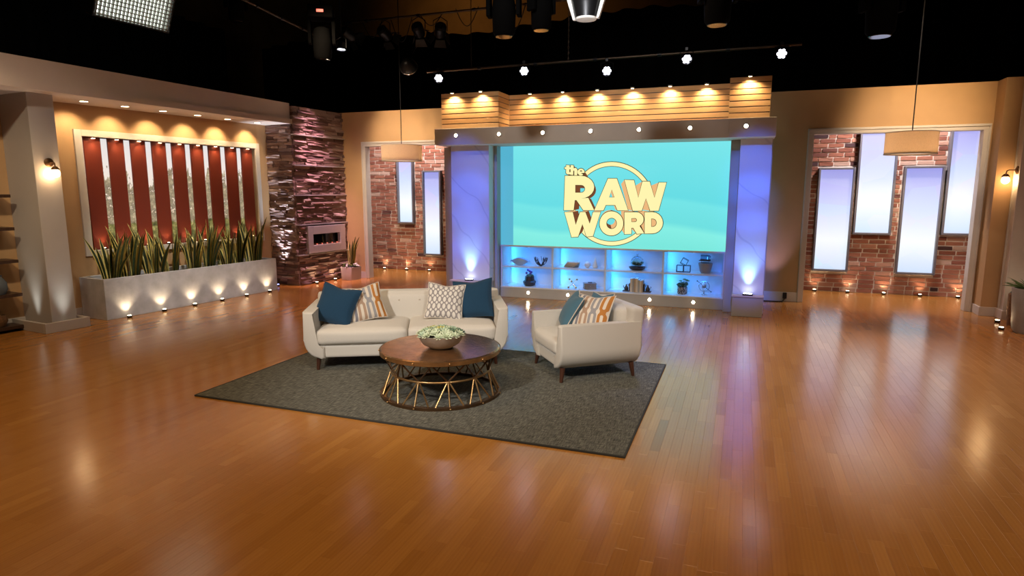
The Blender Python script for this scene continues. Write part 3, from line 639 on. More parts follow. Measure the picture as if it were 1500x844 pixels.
# logo: letters drawn as outlines, laid flat on the display
Q00, Q10, Q01, Q11 = (-3.003, 2.421), (-.881, 2.377), (-2.989, .775), (-.818, .849)
def LG(p):
    u, v = p[0] / 1125, p[1] / 844
    return tuple((Q00[i] * (1 - u) + Q10[i] * u) * (1 - v) + (Q01[i] * (1 - u) + Q11[i] * u) * v for i in (0, 1))
def ell(cx, cy, rx, ry, n=40, a0=0, a1=360): return [(cx + rx * math.cos(R(a0 + (a1 - a0) * i / n)), cy + ry * math.sin(R(a0 + (a1 - a0) * i / n))) for i in range(n)]
def bowl(cx, cy, rx, ry, n=10): return [(cx + rx * math.cos(R(-90 + 180 * i / n)), cy + ry * math.sin(R(-90 + 180 * i / n))) for i in range(n + 1)]
LET = [
 ('letter', [[(165, 207), *bowl(300, 300, 115, 93), (365, 388), (415, 490), (322, 490), (264, 407), (250, 407), (240, 490), (155, 490)], [(254, 282), *bowl(305, 314, 32, 31), (254, 345)]]),
 ('letter', [[(530, 230), (603, 230), (695, 492), (608, 492), (590, 448), (512, 448), (492, 492), (415, 492)], [(562, 320), (583, 384), (540, 384)]]),
 ('letter', [[(665, 240), (742, 243), (777, 388), (810, 253), (868, 254), (906, 388), (940, 262), (1000, 262), (938, 495), (872, 495), (838, 392), (805, 495), (733, 495)]]),
 ('letter', [[(160, 505), (232, 505), (258, 612), (295, 505), (340, 505), (377, 602), (405, 505), (468, 505), (405, 705), (350, 712), (315, 605), (278, 712), (222, 715)]]),
 ('letter', [ell(558, 600, 98, 101), ell(560, 600, 43, 46)]),
 ('letter', [[(665, 507), *bowl(762, 566, 58, 59), (788, 622), (825, 683), (765, 688), (737, 637), (722, 637), (722, 688), (665, 690)], [(722, 557), *bowl(750, 572, 16, 16), (722, 588)]]),
 ('letter', [[(828, 507), *bowl(890, 595, 82, 89), (828, 685)], [(880, 560), *bowl(893, 594, 30, 34), (880, 628)]]),
 ('letter', [[(175, 120), (205, 122), (205, 138), (225, 138), (223, 155), (203, 155), (203, 178), (222, 180), (218, 197), (184, 195), (174, 184), (175, 155), (160, 150), (163, 136), (175, 136)]]),
 ('letter', [[(214, 120), (240, 122), (240, 146), (260, 143), (272, 157), (270, 203), (245, 203), (245, 166), (237, 166), (236, 201), (212, 199)]]),
 ('letter', [[(333, 184), *ell(303, 177, 30, 28, 30, 0, -312), (322, 197), (308, 190), (298, 186)], [(291, 172), (297, 164), (309, 164), (315, 173)]]),
 ('ring', [ell(560, 440, 343, 345, 64), ell(560, 440, 312, 312, 64)])]
def fill2d(loops, y, name):
    cu = bpy.data.curves.new(name, 'CURVE'); cu.dimensions = '2D'; cu.fill_mode = 'BOTH'
    for lp_ in loops:
        sp_ = cu.splines.new('POLY'); sp_.points.add(len(lp_) - 1); sp_.use_cyclic_u = True
        for q, p in zip(sp_.points, lp_): q.co = (p[0], p[1], 0, 1)
    ob = bpy.data.objects.new(name, cu); COL.objects.link(ob); bpy.context.view_layer.update()
    dg = bpy.context.evaluated_depsgraph_get(); me = bpy.data.meshes.new_from_object(ob.evaluated_get(dg)); bpy.data.objects.remove(ob)
    for v in me.vertices: v.co = (v.co.x, y, v.co.y)
    me.name = name; return me
def offset(loop, d):
    n = len(loop); ar = sum(loop[i][0] * loop[(i + 1) % n][1] - loop[(i + 1) % n][0] * loop[i][1] for i in range(n)); sg = 1 if ar > 0 else -1; out = []
    for i in range(n):
        p0, p1, p2 = Vector(loop[i - 1]), Vector(loop[i]), Vector(loop[(i + 1) % n]); a = (p1 - p0); c = (p2 - p1)
        if a.length < 1e-6 or c.length < 1e-6: out.append(loop[i]); continue
        a.normalize(); c.normalize(); nn = Vector((a.y + c.y, -a.x - c.x)); nn = nn.normalized() if nn.length > 1e-6 else Vector((a.y, -a.x))
        out.append(tuple(p1 + nn * d * sg))
    return out
sx, sy, sz = scr.location
VPT = LG((505, 440))
for k, (nm, loops) in enumerate(LET):
    yo = -.0065 if nm == 'letter' else -.0020
    LL = [[LG(p) for p in lp_] for lp_ in loops]
    LL = [[(p[0] - sx, p[1] - sz) for p in lp_] for lp_ in LL]; vp = (VPT[0] - sx, VPT[1] - sz)
    lt = place(nm, fill2d(LL, yo, nm), 'logo_face', scr)
    out = [offset(LL[0], .010)] + [offset(q, -.008) for q in LL[1:]]
    place('outline', fill2d(out, yo + .0006, 'outline'), 'logo_line', lt)
    K = .17 if nm == 'letter' else .03
    bk = lambda r: (r[0] + (vp[0] - r[0]) * K, yo + .004, r[1] + (vp[1] - r[1]) * K)
    for li, lp_ in enumerate(LL):
        n = len(lp_); ar = sum(lp_[i][0] * lp_[(i + 1) % n][1] - lp_[(i + 1) % n][0] * lp_[i][1] for i in range(n)); sg = 1 if (ar > 0) == (li == 0) else -1
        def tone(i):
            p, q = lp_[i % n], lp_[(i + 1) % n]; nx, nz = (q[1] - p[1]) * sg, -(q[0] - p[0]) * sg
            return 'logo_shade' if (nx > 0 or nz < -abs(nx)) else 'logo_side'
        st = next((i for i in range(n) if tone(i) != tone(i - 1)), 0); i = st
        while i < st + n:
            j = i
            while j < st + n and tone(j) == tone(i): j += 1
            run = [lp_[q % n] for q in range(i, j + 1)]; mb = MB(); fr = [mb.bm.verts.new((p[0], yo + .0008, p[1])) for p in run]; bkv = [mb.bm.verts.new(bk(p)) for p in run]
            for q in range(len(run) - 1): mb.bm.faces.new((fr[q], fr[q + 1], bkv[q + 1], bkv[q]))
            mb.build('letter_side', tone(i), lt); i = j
# beam over the screen, in three butted lengths
for x0, x1, y0, lab in ((-4.66, -1.40, 9.205, 'grey beam length with round spots over the left pillar and screen'), (-1.40, -.225, 9.20, 'short middle length of the grey beam over the screen'), (-.225, .365, 9.18, 'end length of the grey beam above the right pillar')):
    bt = thing('header_beam', lab, 'beam', ((x0 + x1) / 2, 9.5, 2.495), 0, 'grey beam lengths over the screen'); h = (x1 - x0) / 2
    MB().box(-h, h, y0 - 9.5, .72, 0, .25, .004).build('casing', 'beam_grey', bt)
    for x in (-4.284, -3.56, -2.86, -2.134, -1.435, -.735, -.01):
        if x0 < x < x1:
            d = MB().lathe([(.036, 0), (.036, .010), (.027, .012)], 18).build('spot_light', 'chrome', bt, (x - (x0 + x1) / 2, y0 - 9.5, .14), (R(90), 0, 0)); disc_lens('lens', 'soft_lens', d, (0, 0, .011), .027)
# slatted wooden valance: each board its own part
val = thing('slatted_valance', 'honey wooden slat valance above the grey beam', 'valance', (-2.1, 9.5, 2.745))
def slat_face(x0, x1, y0, y1, n=7, z0=0, h=.55):
    ph = h / n
    MB().box(min(x0, x1) + .006, max(x0, x1) - .006, min(y0, y1) + .006, max(y0, y1) - .006, z0, z0 + h - .01).build('backing', 'dark_wood', val)
    for i in range(n): MB().box(x0, x1, y0, y1, z0 + i * ph + .006, z0 + (i + 1) * ph - .006, .002).build('slat', 'slat_wood', val)
slat_face(-4.58 + 2.1, -3.605 + 2.1, -.20, -.175); slat_face(-3.63 + 2.1, -3.605 + 2.1, -.174, .28); slat_face(-3.604 + 2.1, -.246 + 2.1, .28, .305); slat_face(-.245 + 2.1, .28 + 2.1, -.20, -.175); slat_face(-4.58 + 2.1, -4.555 + 2.1, -.174, .5); slat_face(.255 + 2.1, .28 + 2.1, -.174, .5)
for x, y in ((-4.35, 9.3), (-3.87, 9.3), (-3.23, 9.78), (-2.70, 9.78), (-2.157, 9.78), (-1.627, 9.78), (-1.08, 9.78), (-.57, 9.78), (.008, 9.3)):
    d = MB().box(-.012, .012, -.10, .0, .0, .012).box(-.03, .03, -.115, -.055, .0, .022, .004).build('clip_light', 'gunmetal', val, (x + 2.1, y - 9.5, .535)); MB().lathe([(.02, 0), (.02, .004)], 12, 0, -.085).build('lens', 'warm_lens', d, (0, 0, -.004))
    spot('clip_lamp', (x, y - .085, 3.262), (x, y - .02, 2.9), 26.0, WARM, 140, .9, .012)

# ------------------------------------------------------------------ pendants and sconces
def pendant(loc, ztop, zb, r, top, label):
    t = thing('pendant_lamp', label, 'pendant', (loc[0], loc[1], zb))
    h = ztop - zb; mb = MB(); n = 48
    mb.lathe([(r, 0), (r, h), (r - .006, h), (r - .006, 0)], n, caps=False); mb.bm.verts.ensure_lookup_table()
    mb.build('shade', 'shade_linen', t, smooth=40)
    for zz in (0.0, h): MB().tube([(r * math.cos(2 * math.pi * i / 40), r * math.sin(2 * math.pi * i / 40), zz) for i in range(40)], .006, 6, closed=True).build('rim', 'cream_fabric', t, smooth=60)
    MB().lathe([(r - .012, .012), (r - .012, .018)], 40).build('diffuser', 'diffuser', t)
    MB().tube([(0, 0, h * .6), (0, 0, top - zb)], .007, 6).build('cord', 'gunmetal', t)
    l = bpy.data.lights.new('pendant_bulb', 'POINT'); l.energy = 17; l.color = (1, .82, .6); l.shadow_soft_size = .06; o = bpy.data.objects.new('pendant_bulb', l); COL.objects.link(o); o.parent = t; o.location = (0, 0, h * .55)
    for k in range(3): MB().tube([(0, 0, h * .95), (r * .98 * math.cos(k * 2.094), r * .98 * math.sin(k * 2.094), h * .97)], .005, 5).build('spider_arm', 'gunmetal', t)
    return t
pendant((-5.86, 10.25), 2.585, 2.31, .365, 6.0, 'linen drum pendant lamp hanging before the left brick alcove')
pendant((1.98, 9.45), 2.515, 2.245, .295, 6.0, 'linen drum pendant lamp hanging before the right brick alcove')
def sconce(loc, rz, label):
    t = thing('wall_sconce', label, 'sconce', loc, rz)   # local +x points out of the wall
    MB().lathe([(.055, 0), (.055, .012), (.02, .03)], 20).build('wall_plate', 'bronze_dark', t, rot=(0, R(90), 0), smooth=40)
    MB().tube([(.02, 0, 0), (.10, 0, .0), (.125, 0, -.012), (.13, 0, -.05)], .009, 8).build('arm', 'bronze_dark', t, smooth=60)
    MB().lathe([(.022, -.05), (.03, -.06), (.05, -.085), (.052, -.09), (.024, -.075)], 18, .13, 0).build('socket_cap', 'bronze_dark', t, smooth=40)
    MB().sphere(.05, (.13, 0, -.135), (1, 1, 1.1)).build('globe', 'bulb', t, smooth=80)
    l = bpy.data.lights.new('sconce_lamp', 'POINT'); l.energy = 5; l.color = (1, .62, .30); l.shadow_soft_size = .05; o = bpy.data.objects.new('sconce_lamp', l); COL.objects.link(o); o.parent = t; o.location = (.07, 0, -.14)
    return t
sconce(W(-4.22, .64, 2.135), WR, 'bronze wall sconce with round bulb on the grey pilaster')
sconce((3.50, 10.53, 2.06), math.pi, 'bronze wall sconce with round bulb on the white pilaster')

# ------------------------------------------------------------------ planter with snake plants
def leaf_mesh(L, wd, bend, twist, seed):
    r_ = random.Random(seed); bm = bmesh.new(); uvl = bm.loops.layers.uv.new('UVMap'); rows = []; N = 8
    for i in range(N + 1):
        t = i / N; wv_ = wd * (.55 + .9 * t - 1.45 * t ** 3.2) if t < .999 else .001; wv_ = max(wv_, .002)
        off = bend * t * t * L; z = L * t * (1 - .25 * abs(bend) * t); a = twist * t
        rows.append([(bm.verts.new((math.cos(a) * wv_ * s + off, math.sin(a) * wv_ * s - (.25 * wv_ if s == 0 else 0), z)), s, t) for s in (-1, 0, 1)])
    for r0, r1 in zip(rows, rows[1:]):
        for j in range(2):
            q = (r0[j], r0[j + 1], r1[j + 1], r1[j]); f = bm.faces.new([k[0] for k in q])
            for lp_, k in zip(f.loops, q): lp_[uvl].uv = (.5 + k[1] * .5, k[2])
    me = bpy.data.meshes.new('leaf')
    bmesh.ops.solidify(bm, geom=bm.faces[:], thickness=.004); bm.to_mesh(me); bm.free()
    for p in me.polygons: p.use_smooth = True
    return me
LEAF = [leaf_mesh(.62 + .05 * (k % 3), .034 + .006 * (k % 2), (.05, .12, .2, .3, .08, .42)[k % 6], (.5, -.6, .3, -.3, 1.0, .2)[k % 6], k) for k in range(6)]
def snake_plant(loc, n, spread, hs, label, group=None, seed=0):
    t = thing('snake_plant', label, 'plant', loc, 0, group); r_ = random.Random(seed)
    for i in range(n):
        an = r_.uniform(0, 6.28); rr = spread * math.sqrt(r_.random()); sc = hs * r_.uniform(.62, 1.08)
        lean = .03 + .20 * rr / spread * r_.random()
        me = LEAF[r_.randrange(6) if r_.random() > .9 else r_.randrange(3)]
        e = (Matrix.Rotation(an, 3, 'Z') @ Matrix.Rotation(lean, 3, 'Y') @ Matrix.Rotation(r_.uniform(-.6, .6), 3, 'Z')).to_euler()
        place('leaf', me, 'snake_leaf', t, (rr * math.cos(an), rr * math.sin(an), 0), e, (1, 1, sc))
    return t
pt = thing('planter_trough', 'long grey concrete planter trough below the orange fins', 'planter', LP, LR)
PX0, PX1, PY0, PY1, PH = -.57, 0, 0, 3.045, .575
mb = MB(); mb.box(PX1 - .04, PX1, PY0, PY1, .0, PH, .006); mb.box(PX0, PX0 + .04, PY0, PY1, 0, PH, .006); mb.box(PX0 + .04, PX1 - .04, PY0, PY0 + .04, 0, PH, .006); mb.box(PX0 + .04, PX1 - .04, PY1 - .04, PY1, 0, PH, .006)
mb.build('body', 'concrete', pt); MB().box(PX0 + .04, PX1 - .04, PY0 + .04, PY1 - .04, .0, PH - .06).build('soil', 'soil', pt)
ORD = ('first', 'second', 'third', 'fourth', 'fifth', 'sixth', 'seventh', 'eighth', 'ninth', 'last')
PA = (.25, .58, .90, 1.22, 1.54, 1.86, 2.18, 2.48, 2.76)
for i, a in enumerate(PA):
    snake_plant(tuple(Lw(a, -.27 + .04 * (-1) ** i, PH - .062)), 17, .12, 1.04 + .04 * (i % 3), 'yellow edged snake plant in the trough, %s from the stone wall' % ORD[8 - i], 'snake plants in the concrete trough', 100 + i)
for i, a in enumerate((.27, .80, 1.31, 1.81, 2.30, 2.80)): uplight(tuple(Lw(a, .07)), 'floor uplight before the concrete trough, %s from the stone wall' % ORD0[5 - i], 'uplights along the concrete trough', tuple(Lw(a, .005, .6)), 7)
spot('trough_end_spot', Lw(3.12, -.30, .55), Lw(3.2, -.55, 1.6), 3, (1, .8, .6), 50, .8, .03)  # bare spot past the trough end, aimed up at the wall
# cube pot by the fireplace
cp = thing('cube_pot', 'pale square pot standing beside the fireplace stone', 'pot', (-7.36, 10.72, 0), R(-10))
mb = MB(); mb.prism([(-.13, 0), (.13, 0), (.15, .26), (-.15, .26)], -.14, .14, 'y', .006); mb.build('body', 'pot_pink', cp, smooth=30); MB().box(-.13, .13, -.12, .12, .262, .268).build('soil', 'soil', cp)
snake_plant((-7.36, 10.72, .268), 12, .06, .86, 'small snake plant in the pale square pot', None, 77)
fl_ = thing('white_primrose', 'low white flowering plant around the snake plant in the square pot', 'flowers', (-7.36, 10.72, .268)); r_ = random.Random(5)
for k in range(26):
    an = r_.uniform(0, 6.28); rr = r_.uniform(.08, .16)
    MB().sphere(.022, (0, 0, 0), (1, 1, .6), 7, 5).build('blossom' if k % 3 else 'leaf', 'petal_white' if k % 3 else 'foliage_light', fl_, (rr * math.cos(an), rr * math.sin(an) * .9, r_.uniform(.01, .06)))
# tall pot by the right wall
tp = thing('tapered_pot', 'tall tapered grey pot against the right wall', 'pot', (3.46, 9.55, 0))
mb = MB(); mb.lathe([(.12, 0), (.15, .05), (.19, .55), (.19, .57), (.165, .57), (.16, .5)], 28); mb.build('body', 'pot_grey', tp, smooth=40)
gp = thing('spiky_plant', 'green spiky leaved plant in the tapered grey pot', 'plant', (3.46, 9.55, .5)); r_ = random.Random(9)
GL = [leaf_mesh(.30, .014, b_, .2, 50 + k) for k, b_ in enumerate((.3, .6, .9))]
for g in GL: g.materials.append(MATS['foliage_light'])
for k in range(46):
    an = r_.uniform(0, 6.28); e = (Matrix.Rotation(an, 3, 'Z') @ Matrix.Rotation(r_.uniform(.1, .75), 3, 'Y')).to_euler(); place('leaf', GL[k % 3], None, gp, (.05 * math.cos(an), .05 * math.sin(an), .0), e, (1, 1, r_.uniform(.7, 1.1)))
bs = thing('woven_stool', 'dark woven basket stool between the tapered pot and the wall', 'basket', (3.55, 10.02, 0)); MB().lathe([(.13, 0), (.15, .2), (.15, .42), (.13, .44)], 22).build('body', 'wicker', bs, smooth=40)
MB().lathe([(.135, .44), (.12, .46)], 22).build('lid', 'foliage', bs)
uplight((3.36, 10.18, 0), 'small round floor uplight beside the dark woven basket', None, (3.5, 10.1, .6), 4)
uplight((3.24, 9.66, 0), 'small round floor uplight beside the tapered grey pot', None, (3.4, 9.6, .6), 3)
plug = thing('wall_plug', 'black plug with cable at the baseboard beside the right alcove', 'plug', (.72, 10.96, .05)); MB().box(-.03, .03, -.04, .0, 0, .10, .008).build('body', 'black', plug); MB().tube([(0, -.02, 0), (-.03, -.06, -.04), (-.2, -.08, -.045), (-.45, -.1, -.045)], .008, 6).build('cable', 'black', plug)
spot('corner_lamp', (.48, 10.55, .08), (.5, 11.0, 1.0), 24, (.65, .5, 1), 50, .9, .03)

# ------------------------------------------------------------------ ladder shelf at the left edge
ls = thing('wall_shelves', 'dark brown wall shelf boards mounted beside the grey pilaster', 'shelf', W(-4.9, .0, 0), WR)
for z_, b1, a1 in ((1.72, .30, .38), (1.31, .30, .38), (.90, .30, .38), (.47, .30, .38), (.06, .30, .38)):
    MB().box(0, b1, -1.6, a1, z_ - .022, z_ + .018, .003).build('shelf_board', 'dark_wood', ls)
for a in (-1.3, -.2): MB().box(.0, .03, a, a + .04, 0, 2.1, .003).build('side_rail', 'dark_wood', ls)
def wl(a, b, z): return tuple(W(-4.9 + a, b, z))
v_ = thing('grey_vase', 'grey stoneware vase on the fourth dark shelf board', 'vase', wl(.17, .19, .488)); MB().lathe([(.07, 0), (.10, .06), (.095, .15), (.05, .22), (.055, .24)], 20).build('body', 'stoneware', v_, smooth=40); MB().lathe([(.05, .236), (.048, .238)], 16).build('mouth', 'ceramic_dark', v_)
bk = thing('round_basket', 'brown woven basket on the lowest dark shelf board', 'basket', wl(.12, .165, .080)); bk.scale = (.85, .85, .85); MB().lathe([(.10, 0), (.14, .08), (.12, .17), (.11, .17), (.12, .08), (.09, .01)], 22).build('body', 'wicker', bk, smooth=40); MB().tube([(-.12, 0, .16), (0, 0, .26), (.12, 0, .16)], .008, 6).build('handle', 'wicker', bk)
cl = thing('round_plate', 'round pale plate on a stand on the second dark shelf board', 'plate', wl(.02, .14, 1.328)); MB().lathe([(.11, 0), (.10, .01), (.06, .012), (.02, .012)], 24).build('dish', 'ceramic_white', cl, (0, 0, .12), (0, R(75), 0), smooth=40); MB().box(-.05, .03, -.04, .04, 0, .02).build('stand', 'gunmetal', cl)

# ------------------------------------------------------------------ rug, sofa, armchair, table
rug = thing('area_rug', 'dark grey heathered area rug under the seating group', 'rug', (-2.55, 5.245, 0))
MB().box(-1.885, 1.885, -1.2, 1.2, .0, .014, .005).build('pile', 'rug_weave', rug)
mb = MB()
for x0, x1, y0, y1 in ((-1.895, 1.895, -1.21, -1.195), (-1.895, 1.895, 1.195, 1.21), (-1.895, -1.88, -1.195, 1.195), (1.88, 1.895, -1.195, 1.195)): mb.box(x0, x1, y0, y1, 0, .016, .004)
mat('rug_binding', (.03, .031, .027), .9); mb.build('bound_edge', 'rug_binding', rug)
RZ = .014
def leg(parent, x, y, dx, dy, h=.14):
    MB().tube([(x + dx, y + dy, 0), (x, y, h)], .016, 10, r2=.026).build('leg', 'leg_wood', parent, smooth=50)
def arm_profile(w_, top, sgn, bt):
    # front outline of an arm whose outer face curls under the seat
    pts = [(0, top), (0, bt + .19)]
    for i in range(1, 8): a = R(90 * i / 7); pts.append((.17 - .17 * math.cos(a), bt + .19 - .19 * math.sin(a)))
    pts += [(.20, bt), (.20, bt + .12), (w_, bt + .14), (w_, top)]
    return [(sgn * p[0], p[1]) for p in pts]
def arm(parent, x, sgn, w_, top, d0, d1, bt):
    mb = MB(); mb.prism(arm_profile(w_, top, sgn, bt), d0, d1, 'y', .022); mb.build('arm', 'linen', parent, (x, 0, 0), smooth=50)
SW, SD, SA = 2.03, .84, R(27)
se, sn = Vector((math.cos(SA), math.sin(SA), 0)), Vector((-math.sin(SA), math.cos(SA), 0))
sofa = thing('sofa', 'long cream linen sofa with rounded arms and tapered wooden legs', 'sofa', Vector((-3.994, 4.965, RZ)) + se * SW / 2, SA)
hw = SW / 2
arm(sofa, -hw, 1, .115, .595, .0, SD - .02, .12); arm(sofa, hw, -1, .115, .595, .0, SD - .02, .12)
MB().soft(-hw + .12, hw - .12, .02, SD - .03, .12, .26, .03, (0, .0, 0)).build('base', 'linen', sofa, smooth=60)
for s_ in (-1, 1):
    x0, x1 = (-hw + .118, -.002) if s_ < 0 else (.002, hw - .118)
    MB().soft(x0, x1, -.012, .66, .252, .415, .05, (0, .012, .03)).build('seat_cushion', 'linen', sofa, smooth=60)
mb = MB(); mb.soft(-hw + .02, hw - .02, .66, .83, .56, .755, .05, (0, .01, 0), 12, Matrix.Translation((0, .0, 0)) @ Matrix.Rotation(R(-5), 4, 'X')); mb.build('back_frame', 'linen', sofa, (0, -.01, 0), smooth=60)
mb = MB(); mb.soft(-hw + .12, hw - .12, .56, .70, .36, .74, .06, (0, .03, .01), 14, Matrix.Translation((0, 0, 0)) @ Matrix.Rotation(R(-5), 4, 'X')); bc = mb.build('back_cushion', 'linen', sofa, smooth=60)
for k in range(8): MB().sphere(.010, (0, 0, 0), (1, .5, 1), 8, 6).build('button', 'cream_fabric', bc, (-.77 + k * .22, .588, .60))
for x, y, dx, dy in ((-hw + .135, .06, -.015, -.015), (hw - .135, .06, .015, -.015), (-hw + .135, SD - .1, -.015, .015), (hw - .135, SD - .1, .015, .015)): leg(sofa, x, y, dx, dy)

AW, AD, AA = .83, .84, R(37.4 - 90)       # armchair: local x to its own right hand side, y towards its back
ae, an_ = Vector((math.cos(R(37.4)), math.sin(R(37.4)), 0)), Vector((-math.sin(R(37.4)), math.cos(R(37.4)), 0))
# local +y = ae (front to back), local +x = -an_
chair = thing('armchair', 'cream linen armchair with rounded arms turned sideways on the rug', 'armchair', Vector((-1.491, 5.411, RZ)) + an_ * AW / 2, AA)
h2 = AW / 2
arm(chair, -h2, 1, .095, .545, .0, AD - .01, .115); arm(chair, h2, -1, .095, .545, .0, AD - .01, .115)
MB().soft(-h2 + .10, h2 - .10, .02, AD - .03, .115, .25, .03, (0, 0, 0)).build('base', 'linen', chair, smooth=60)
MB().soft(-h2 + .097, h2 - .097, -.012, .66, .242, .395, .05, (0, .012, .03)).build('seat_cushion', 'linen', chair, smooth=60)
mb = MB(); mb.soft(-h2 + .015, h2 - .015, .70, .85, .51, .74, .045, (0, .01, 0), 12, Matrix.Rotation(R(-4), 4, 'X')); mb.build('back_frame', 'linen', chair, (0, -.03, 0), smooth=60)
mb = MB(); mb.soft(-h2 + .10, h2 - .10, .58, .72, .36, .725, .06, (0, .03, .01), 12, Matrix.Rotation(R(-5), 4, 'X')); mb.build('back_cushion', 'linen', chair, smooth=60)
for x, y, dx, dy in ((-h2 + .08, .05, -.015, -.02), (h2 - .08, .05, .015, -.02), (-h2 + .08, AD - .08, -.015, .02), (h2 - .08, AD - .08, .015, .02)): leg(chair, x, y, dx, dy, .135)

def pillow(label, face, back, root_loc, rz, size, th, lean, roll, piping=None, group=None):
    t = thing('throw_pillow', label, 'pillow', root_loc, rz, group); N = 18
    def side(sg):
        bm = bmesh.new(); uvl = bm.loops.layers.uv.new('UVMap'); g = []
        for j in range(N + 1):
            row = []
            for i in range(N + 1):
                a, b_ = -1 + 2 * i / N, -1 + 2 * j / N
                pin = 1 - .085 * (1 - b_ * b_); pin2 = 1 - .085 * (1 - a * a)
                hgt = th * ((1 - a * a) * (1 - b_ * b_)) ** .42 * (1 - .10 * math.exp(-((b_ - .9) ** 2) * 8) * math.exp(-a * a * 3))
                row.append((bm.verts.new((a * pin * size / 2, sg * hgt, b_ * pin2 * size / 2 - (.05 * size * math.exp(-a * a * 5) if b_ > .3 else 0) * max(0, (b_ - .3) / .7))), (i / N, j / N)))
            g.append(row)
        for j in range(N):
            for i in range(N):
                q = (g[j][i], g[j][i + 1], g[j + 1][i + 1], g[j + 1][i])
                if sg > 0: q = q[::-1]
                f = bm.faces.new([k[0] for k in q])
                for lp_, k in zip(f.loops, q): lp_[uvl].uv = k[1]
        rim = [tuple(g[0][i][0].co) for i in range(N)] + [tuple(g[j][N][0].co) for j in range(N)] + [tuple(g[N][i][0].co) for i in range(N, 0, -1)] + [tuple(g[j][0][0].co) for j in range(N, 0, -1)]
        me = bpy.data.meshes.new('cover'); bm.to_mesh(me); bm.free()
        for p in me.polygons: p.use_smooth = True
        return me, rim
    e = (Matrix.Rotation(lean, 3, 'X') @ Matrix.Rotation(roll, 3, 'Y')).to_euler(); up = (0, 0, size * .46)
    me, rim = side(-1); place('front_cover', me, face, t, up, e); me2, _ = side(1); place('back_cover', me2, back, t, up, e)
    MB().tube(rim, .005, 6, closed=True).build('piping', piping or back, t, up, e, smooth=60)
    return t
def on_sofa(x, y, z): return tuple(Vector((-3.994, 4.965, RZ)) + se * x + sn * y + Vector((0, 0, z)))
pillow('plain navy throw pillow slouched against the link-print pillow on the sofa', 'navy', 'navy', on_sofa(.29, .28, .42), SA + R(-12), .42, .08, R(-27), R(13))
pillow('cream throw pillow printed with grey and tan links on the sofa', 'link_print', 'cream_fabric', on_sofa(.56, .36, .43), SA + R(12), .40, .07, R(-30), R(-9), 'cream_fabric')
pillow('grey throw pillow with white ovals on the sofa', 'oval_print', 'cream_fabric', on_sofa(1.40, .36, .43), SA + R(-6), .40, .07, R(-27), R(5), 'cream_fabric')
pillow('plain navy throw pillow tucked behind the oval-print pillow on the sofa', 'navy', 'navy', on_sofa(1.70, .40, .43), SA + R(-14), .43, .08, R(-26), R(-7))
def on_chair(d, s_, z): return tuple(Vector((-1.491, 5.411, RZ)) + ae * d + an_ * s_ + Vector((0, 0, z)))
pillow('slate blue throw pillow with pale piping leaning in the armchair', 'teal_fabric', 'teal_fabric', on_chair(.32, .53, .40), AA + R(-14), .40, .08, R(-30), R(4), 'cream_fabric')
pillow('cream throw pillow with grey tan and orange links in the armchair', 'link_print', 'cream_fabric', on_chair(.44, .30, .40), AA + R(34), .41, .07, R(-34), R(-3), 'cream_fabric')

pillow('plain blue throw pillow peeking from behind the link-print pillow in the armchair', 'teal_fabric', 'teal_fabric', on_chair(.55, .40, .40), AA + R(4), .40, .06, R(-22), R(-6), 'cream_fabric')

# coffee table
TC = (-2.452, 4.880, RZ)
tb = thing('coffee_table', 'round bronze drum coffee table with open strut base', 'table', TC); tb.scale = (1, 1, .93)
MB().lathe([(.50, .405), (.525, .408), (.528, .425), (.528, .436), (.515, .446), (.30, .448), (.02, .448)], 64).build('table_top', 'bronze', tb, smooth=35)
MB().lathe([(.530, .402), (.534, .402), (.534, .438), (.530, .438)], 64, caps=False).build('rim_band', 'brass_strut', tb, smooth=35)
def ring(rad, z, r_, name, mt_): MB().tube([(rad * math.cos(2 * math.pi * i / 56), rad * math.sin(2 * math.pi * i / 56), z) for i in range(56)], r_, 8, closed=True).build(name, mt_, tb, smooth=60)
MB().lathe([(.495, .0), (.535, .0), (.535, .026), (.495, .026), (.495, .0)], 64, caps=False).build('base_ring', 'bronze_dark', tb, smooth=35)
ring(.435, .225, .011, 'waist_ring', 'brass_strut'); ring(.50, .398, .009, 'upper_ring', 'bronze_dark')
NN = 11
def pol(r_, a, z): return (r_ * math.cos(a), r_ * math.sin(a), z)
for k in range(NN):
    a = 2 * math.pi * (k + .3) / NN; st = 2 * math.pi / NN
    for da in (-.40, 0, .40): MB().tube([pol(.437, a + da * .06, .222), pol(.515, a + da * st, .026)], .0075, 6).build('strut', 'brass_strut', tb, smooth=60)
    for da in (-.5, .5): MB().tube([pol(.433, a, .228), pol(.50, a + da * st, .400)], .0075, 6).build('strut', 'bronze_dark', tb, smooth=60)
    MB().sphere(.009, pol(.536, a, .42), (1, 1, 1), 8, 6).build('rivet', 'brass_strut', tb, smooth=60)
    MB().sphere(.008, pol(.537, a, .013), (1, 1, 1), 8, 6).build('rivet', 'brass_strut', tb, smooth=60)
